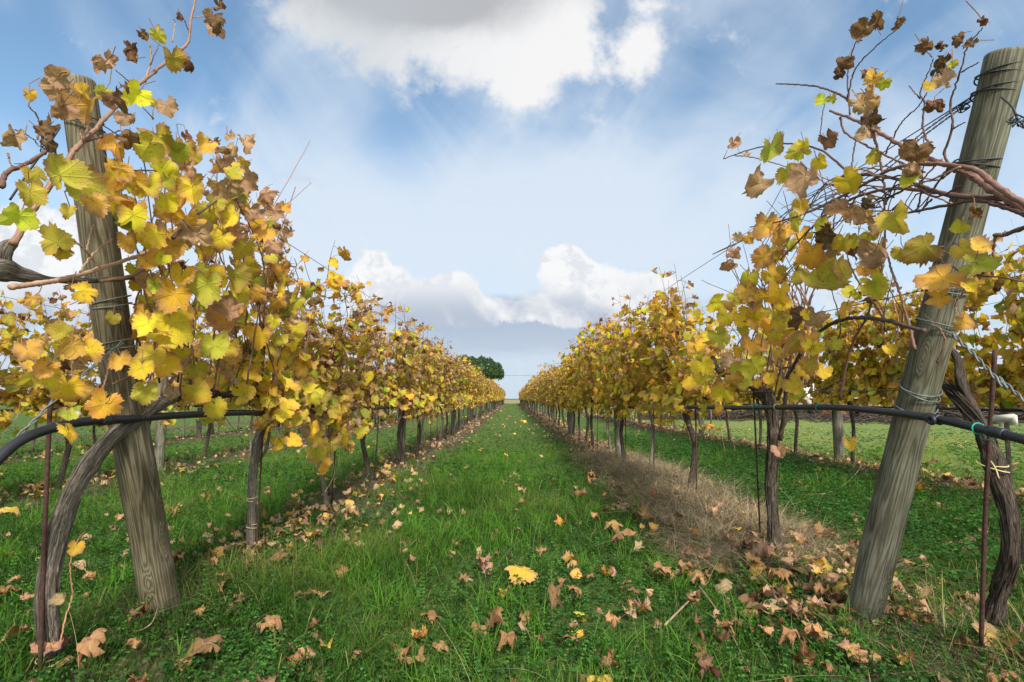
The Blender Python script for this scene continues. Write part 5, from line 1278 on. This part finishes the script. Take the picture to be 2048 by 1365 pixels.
# ================================================================== background
# umbrella pine
pine = empty('umbrella_pine', (0, 0, 0)); D = 130.0
pcx = (958 - 1024) / 1000 * D; pz = HC + 0.045 * D
def lumps(mb, c, rx, ry, rz, n, s, col, seed):
    rs = np.random.default_rng(seed)
    u = rs.normal(0, 1, (n, 3)); u = u / np.linalg.norm(u, axis=1, keepdims=True) * rs.uniform(0.75, 1.0, (n, 1)) ** 0.5
    lum = 1 + 0.10 * np.sin(u[:, :1] * 7 + seed) * np.sin(u[:, 1:2] * 6) + 0.08 * np.sin(u[:, :1] * 17)
    P = np.array(c) + u * lum * np.array([rx, ry, rz])
    P[:, 2] = np.where(u[:, 2] < -0.15, c[2] + (-0.15) * rz + rs.normal(0, 0.12, n) * rz, P[:, 2])
    N = norm(u + rs.normal(0, 0.6, (n, 3))); T = norm(np.cross(N, rs.normal(0, 1, (n, 3)))); Bn = np.cross(N, T)
    sz = s * rs.uniform(0.5, 1.2, (n, 1))
    V = np.stack([P - T * sz - Bn * sz * .6, P + T * sz - Bn * sz * .5, P + Bn * sz], 1).reshape(-1, 3)
    C = np.repeat(np.array(col) * rs.uniform(0.5, 1.6, (n, 1)), 3, 0)
    mb.add(V, np.arange(n * 3).reshape(-1, 3), C)
mb = MB(); lumps(mb, (pcx, D, HC + 0.050 * D), 6.2, 6.0, 4.2, 9000, 0.26, (0.045, 0.085, 0.030), 3)
lumps(mb, (pcx - 4, D + 1, HC + 0.060 * D), 4.0, 5.0, 3.4, 4000, 0.26, (0.045, 0.085, 0.030), 5)
lumps(mb, (pcx + 3.6, D - 1, HC + 0.047 * D), 3.0, 3.0, 2.0, 2600, 0.24, (0.05, 0.09, 0.032), 6)
mb.obj('crown', M_GRASS, pine, smooth=False)
mb = MB(); tube(mb, spline([(pcx, D, -0.5), (pcx + .2, D, 3), (pcx, D, 6.0)], 12), np.linspace(0.5, 0.3, 12), 10, ridge=0.05)
for k in range(9):
    a = k * 0.7; tube(mb, spline([(pcx, D, 4.2), (pcx + 2.5 * math.cos(a), D + 2.5 * math.sin(a), 5.6), (pcx + 5 * math.cos(a), D + 5 * math.sin(a), 7.2)], 8), np.linspace(0.22, 0.07, 8), 6)
mb.obj('trunk', M_BARK, pine)
tag(pine, 'dark green umbrella pine rising behind the far end of the left row', 'tree')
# power line with its two poles
pole_m = plain('pole_wood', (0.12, 0.10, 0.08), 0.9, 0.2)
for sx, nm in ((-24, 'left'), (24, 'right')):
    p = empty('utility_pole', (sx, 142, 0)); mb = MB(); tube(mb, [(0, 0, 0), (0, 0, 8)], [0.14, 0.10], 10); mb.obj('pole', pole_m, p)
    mb = MB(); box(mb, (0, 0, 7.6), (0.12, 1.4, 0.12)); mb.obj('crossarm', pole_m, p)
    tag(p, 'distant wooden utility pole beyond the %s vines' % nm, 'pole', 'utility poles')
for k, yy in enumerate((141.5, 142.5)):
    mb = MB(); tube(mb, spline([(-24, yy, 7.66 + k * .1), (0, yy, 7.35 + k * .1), (24, yy, 7.66 + k * .1)], 30), 0.022, 4, cap=False)
    tag(mb.obj('power_line', M_WIRE), 'thin power line crossing the sky above the end of the path', 'power line', 'power lines')

# farmyard glimpsed through the right row
def brickish(name, a, b_, sc):
    m, t, o = mat(name); tcn = t.node('ShaderNodeTexCoord'); br = t.node('ShaderNodeTexBrick')
    t.l.new(tcn.outputs['Object'], br.inputs['Vector']); br.inputs['Scale'].default_value = sc
    br.inputs['Color1'].default_value = a + (1,); br.inputs['Color2'].default_value = b_ + (1,); br.inputs['Mortar'].default_value = (0.25, 0.22, 0.19, 1)
    pbsdf(t, o, br.outputs[0], 0.9, 0.2); return m
M_RED = plain('red_plaster', (0.20, 0.085, 0.055), 0.9, 0.2, nscale=2.0, var=0.25)
M_TAN = plain('tan_plaster', (0.42, 0.30, 0.19), 0.9, 0.2, nscale=1.5, var=0.2)
M_ROOF = plain('roof_tile', (0.25, 0.10, 0.06), 0.9, 0.2, nscale=8.0, var=0.35)
M_WHITE = plain('white_paint', (0.72, 0.72, 0.72), 0.5, 0.4, nscale=3.0, var=0.06)
M_DGLASS = plain('dark_opening', (0.02, 0.022, 0.025), 0.25, 0.5)
M_GREYW = plain('grey_board', (0.16, 0.15, 0.14), 0.9, 0.2, nscale=12, var=0.3)
def shed(x, y, w, d, h, mw, label, cat='shed', rh=0.9, openings=((-.25, .3), (.25, .3))):
    s = empty('shed', (x, y, 0)); mb = MB(); box(mb, (0, 0, h / 2), (w, d, h)); mb.obj('wall', mw, s, smooth=False)
    mb = MB(); hw, hd = w / 2 + .25, d / 2 + .25
    v = [(-hw, -hd, h + .003), (hw, -hd, h + .003), (hw, hd, h + .003), (-hw, hd, h + .003), (-hw, 0, h + rh), (hw, 0, h + rh)]
    mb.add(v, [np.array([[0, 1, 5, 4], [3, 4, 5, 2], [0, 3, 2, 1]]), np.array([[0, 4, 3], [1, 2, 5]])]); mb.obj('roof', M_ROOF, s, smooth=False)
    for fx, fw in openings:
        mb = MB(); box(mb, (fx * w, -d / 2 - .02, h * .5), (w * fw * .45, .06, h * .45)); mb.obj('window', M_DGLASS, s, smooth=False)
        mb = MB(); box(mb, (fx * w, -d / 2 - .05, h * .5 - h * .25), (w * fw * .55, .12, .06)); mb.obj('sill', M_GREYW, s, smooth=False)
    return tag(s, label, cat)
shed(21.5, 30, 9, 5, 1.7, M_TAN, 'low tan farm building with a tiled roof beyond the lawn')
shed(37, 40, 9, 6, 2.3, M_RED, 'reddish farm building at the far right behind the brush pile')
# brick red planter boxes, a small white van, a brush heap and a mesh fence
for (px, w_, lab) in ((1672, 1.6, 'brick red trough under the hose, left of the grey row post'), (1718, 1.3, 'brick red trough just right of the grey row post')):
    g = PG(px, 838); t_ = empty('trough', (g.x, g.y, 0)); mb = MB()
    box(mb, (0, 0, 0.42), (w_, 0.8, 0.84)); mb.obj('basin', M_RED, t_, smooth=False)
    mb = MB(); box(mb, (0, 0, 0.87), (w_ + .12, 0.92, 0.08)); mb.obj('rim', M_RED, t_, smooth=False); tag(t_, lab, 'trough', 'brick red troughs on the lawn edge')
van = empty('parked_van', (17.2, 27.5, 0), 0.15); mb = MB()
prof = [(-2.3, 0.35), (2.2, 0.35), (2.3, 0.9), (1.6, 1.15), (1.0, 1.85), (-2.2, 1.95), (-2.35, 1.2)]
n_ = len(prof); v = [(a, -0.9, b_) for a, b_ in prof] + [(a, 0.9, b_) for a, b_ in prof]
mb.add(v, [np.array([[i, (i + 1) % n_, n_ + (i + 1) % n_, n_ + i] for i in range(n_)]), np.arange(n_)[None, ::-1], (np.arange(n_) + n_)[None]]); mb.obj('body', M_WHITE, van, smooth=False)
mb = MB(); box(mb, (0.2, -0.91, 1.45), (1.5, .03, .45)); mb.obj('window', M_DGLASS, van, smooth=False)
for wx in (-1.5, 1.5):
    mb = MB(); tube(mb, [(wx, -0.95, .35), (wx, -0.75, .35)], [.34, .34], 20); mb.obj('wheel', M_HOSE, van)
tag(van, 'small white van parked behind the vines beyond the lawn', 'van')
bp = MB()
for i in range(900):
    x0 = RNG.normal(0, 2.6); y0 = RNG.normal(0, .8); z0 = abs(RNG.normal(0, .45)) * math.exp(-(x0 / 3.6) ** 2) + .03; a = RNG.uniform(0, 6.28); L = RNG.uniform(.4, 1.4); e = RNG.normal(0, .35)
    dd = np.array([math.cos(a) * math.cos(e), math.sin(a) * math.cos(e), math.sin(e)]) * L / 2; p = np.array([x0, y0, z0])
    tube(bp, [p - dd, p + RNG.normal(0, .05, 3), p + dd], RNG.uniform(.008, .025), 4, col=(0.06, 0.045, 0.035))
o = bp.obj('brush_pile', M_CANE); o.location = (17.5, 19.0, 0); tag(o, 'dark heap of pruned branches on the far side of the lawn', 'brush pile')
o = link('brush_pile', o.data); o.location = (9.5, 22.0, 0); o.scale = (0.8, 1, 0.7); tag(o, 'long low grey heap of dead brush at the back of the lawn', 'brush pile')
fm = MB()
for k in range(26): 
    fm_y = 24.0; tube(fm, [(6 + k * 1.0, fm_y, 0), (6 + k * 1.0, fm_y, 1.2)], 0.006, 4)
for z in (0.15, .4, .65, .9, 1.15): tube(fm, [(6, 24, z), (32, 24, z)], 0.006, 4)
fr = empty('wire_fence', (0, 0, 0)); fm.obj('mesh_panel', M_WIRE, fr)
for k in range(9):
    mb = MB(); tube(mb, [(6 + k * 3.2, 24.05, 0), (6 + k * 3.2, 24.05, 1.35)], 0.05, 8); mb.obj('post', pole_m, fr)
tag(fr, 'thin wire mesh fence at the back of the lawn on the right', 'fence')
# bushes and trees behind the farmyard
def bush(x, y, rx, rz, col, label, seed, zc=None, group='bushes behind the farmyard'):
    b_ = empty('bush', (x, y, 0)); mb = MB(); lumps(mb, (0, 0, zc or rz * .8), rx, rx, rz, int(1600 * rx), 0.16, col, seed); mb.obj('crown', M_GRASS, b_, smooth=False)
    mb = MB(); tube(mb, [(0, 0, -.1), (0.05, 0, rz * .8)], [.12, .06], 8); mb.obj('trunk', M_BARK, b_); tag(b_, label, 'bush', group)
bush(29.5, 36, 2.2, 2.2, (0.035, 0.07, 0.02), 'round green bush at the right end of the tan farm building', 21)
bush(14, 40, 2.0, 1.6, (0.05, 0.08, 0.025), 'pale green bush behind the white van', 22)
bush(11.5, 30, 1.6, 1.0, (0.10, 0.09, 0.05), 'greyish dry bush left of the white van', 23)
bush(35, 32, 2.5, 2.0, (0.03, 0.06, 0.02), 'dark green bush in front of the reddish farm building', 24)
print('objects', len(bpy.data.objects))
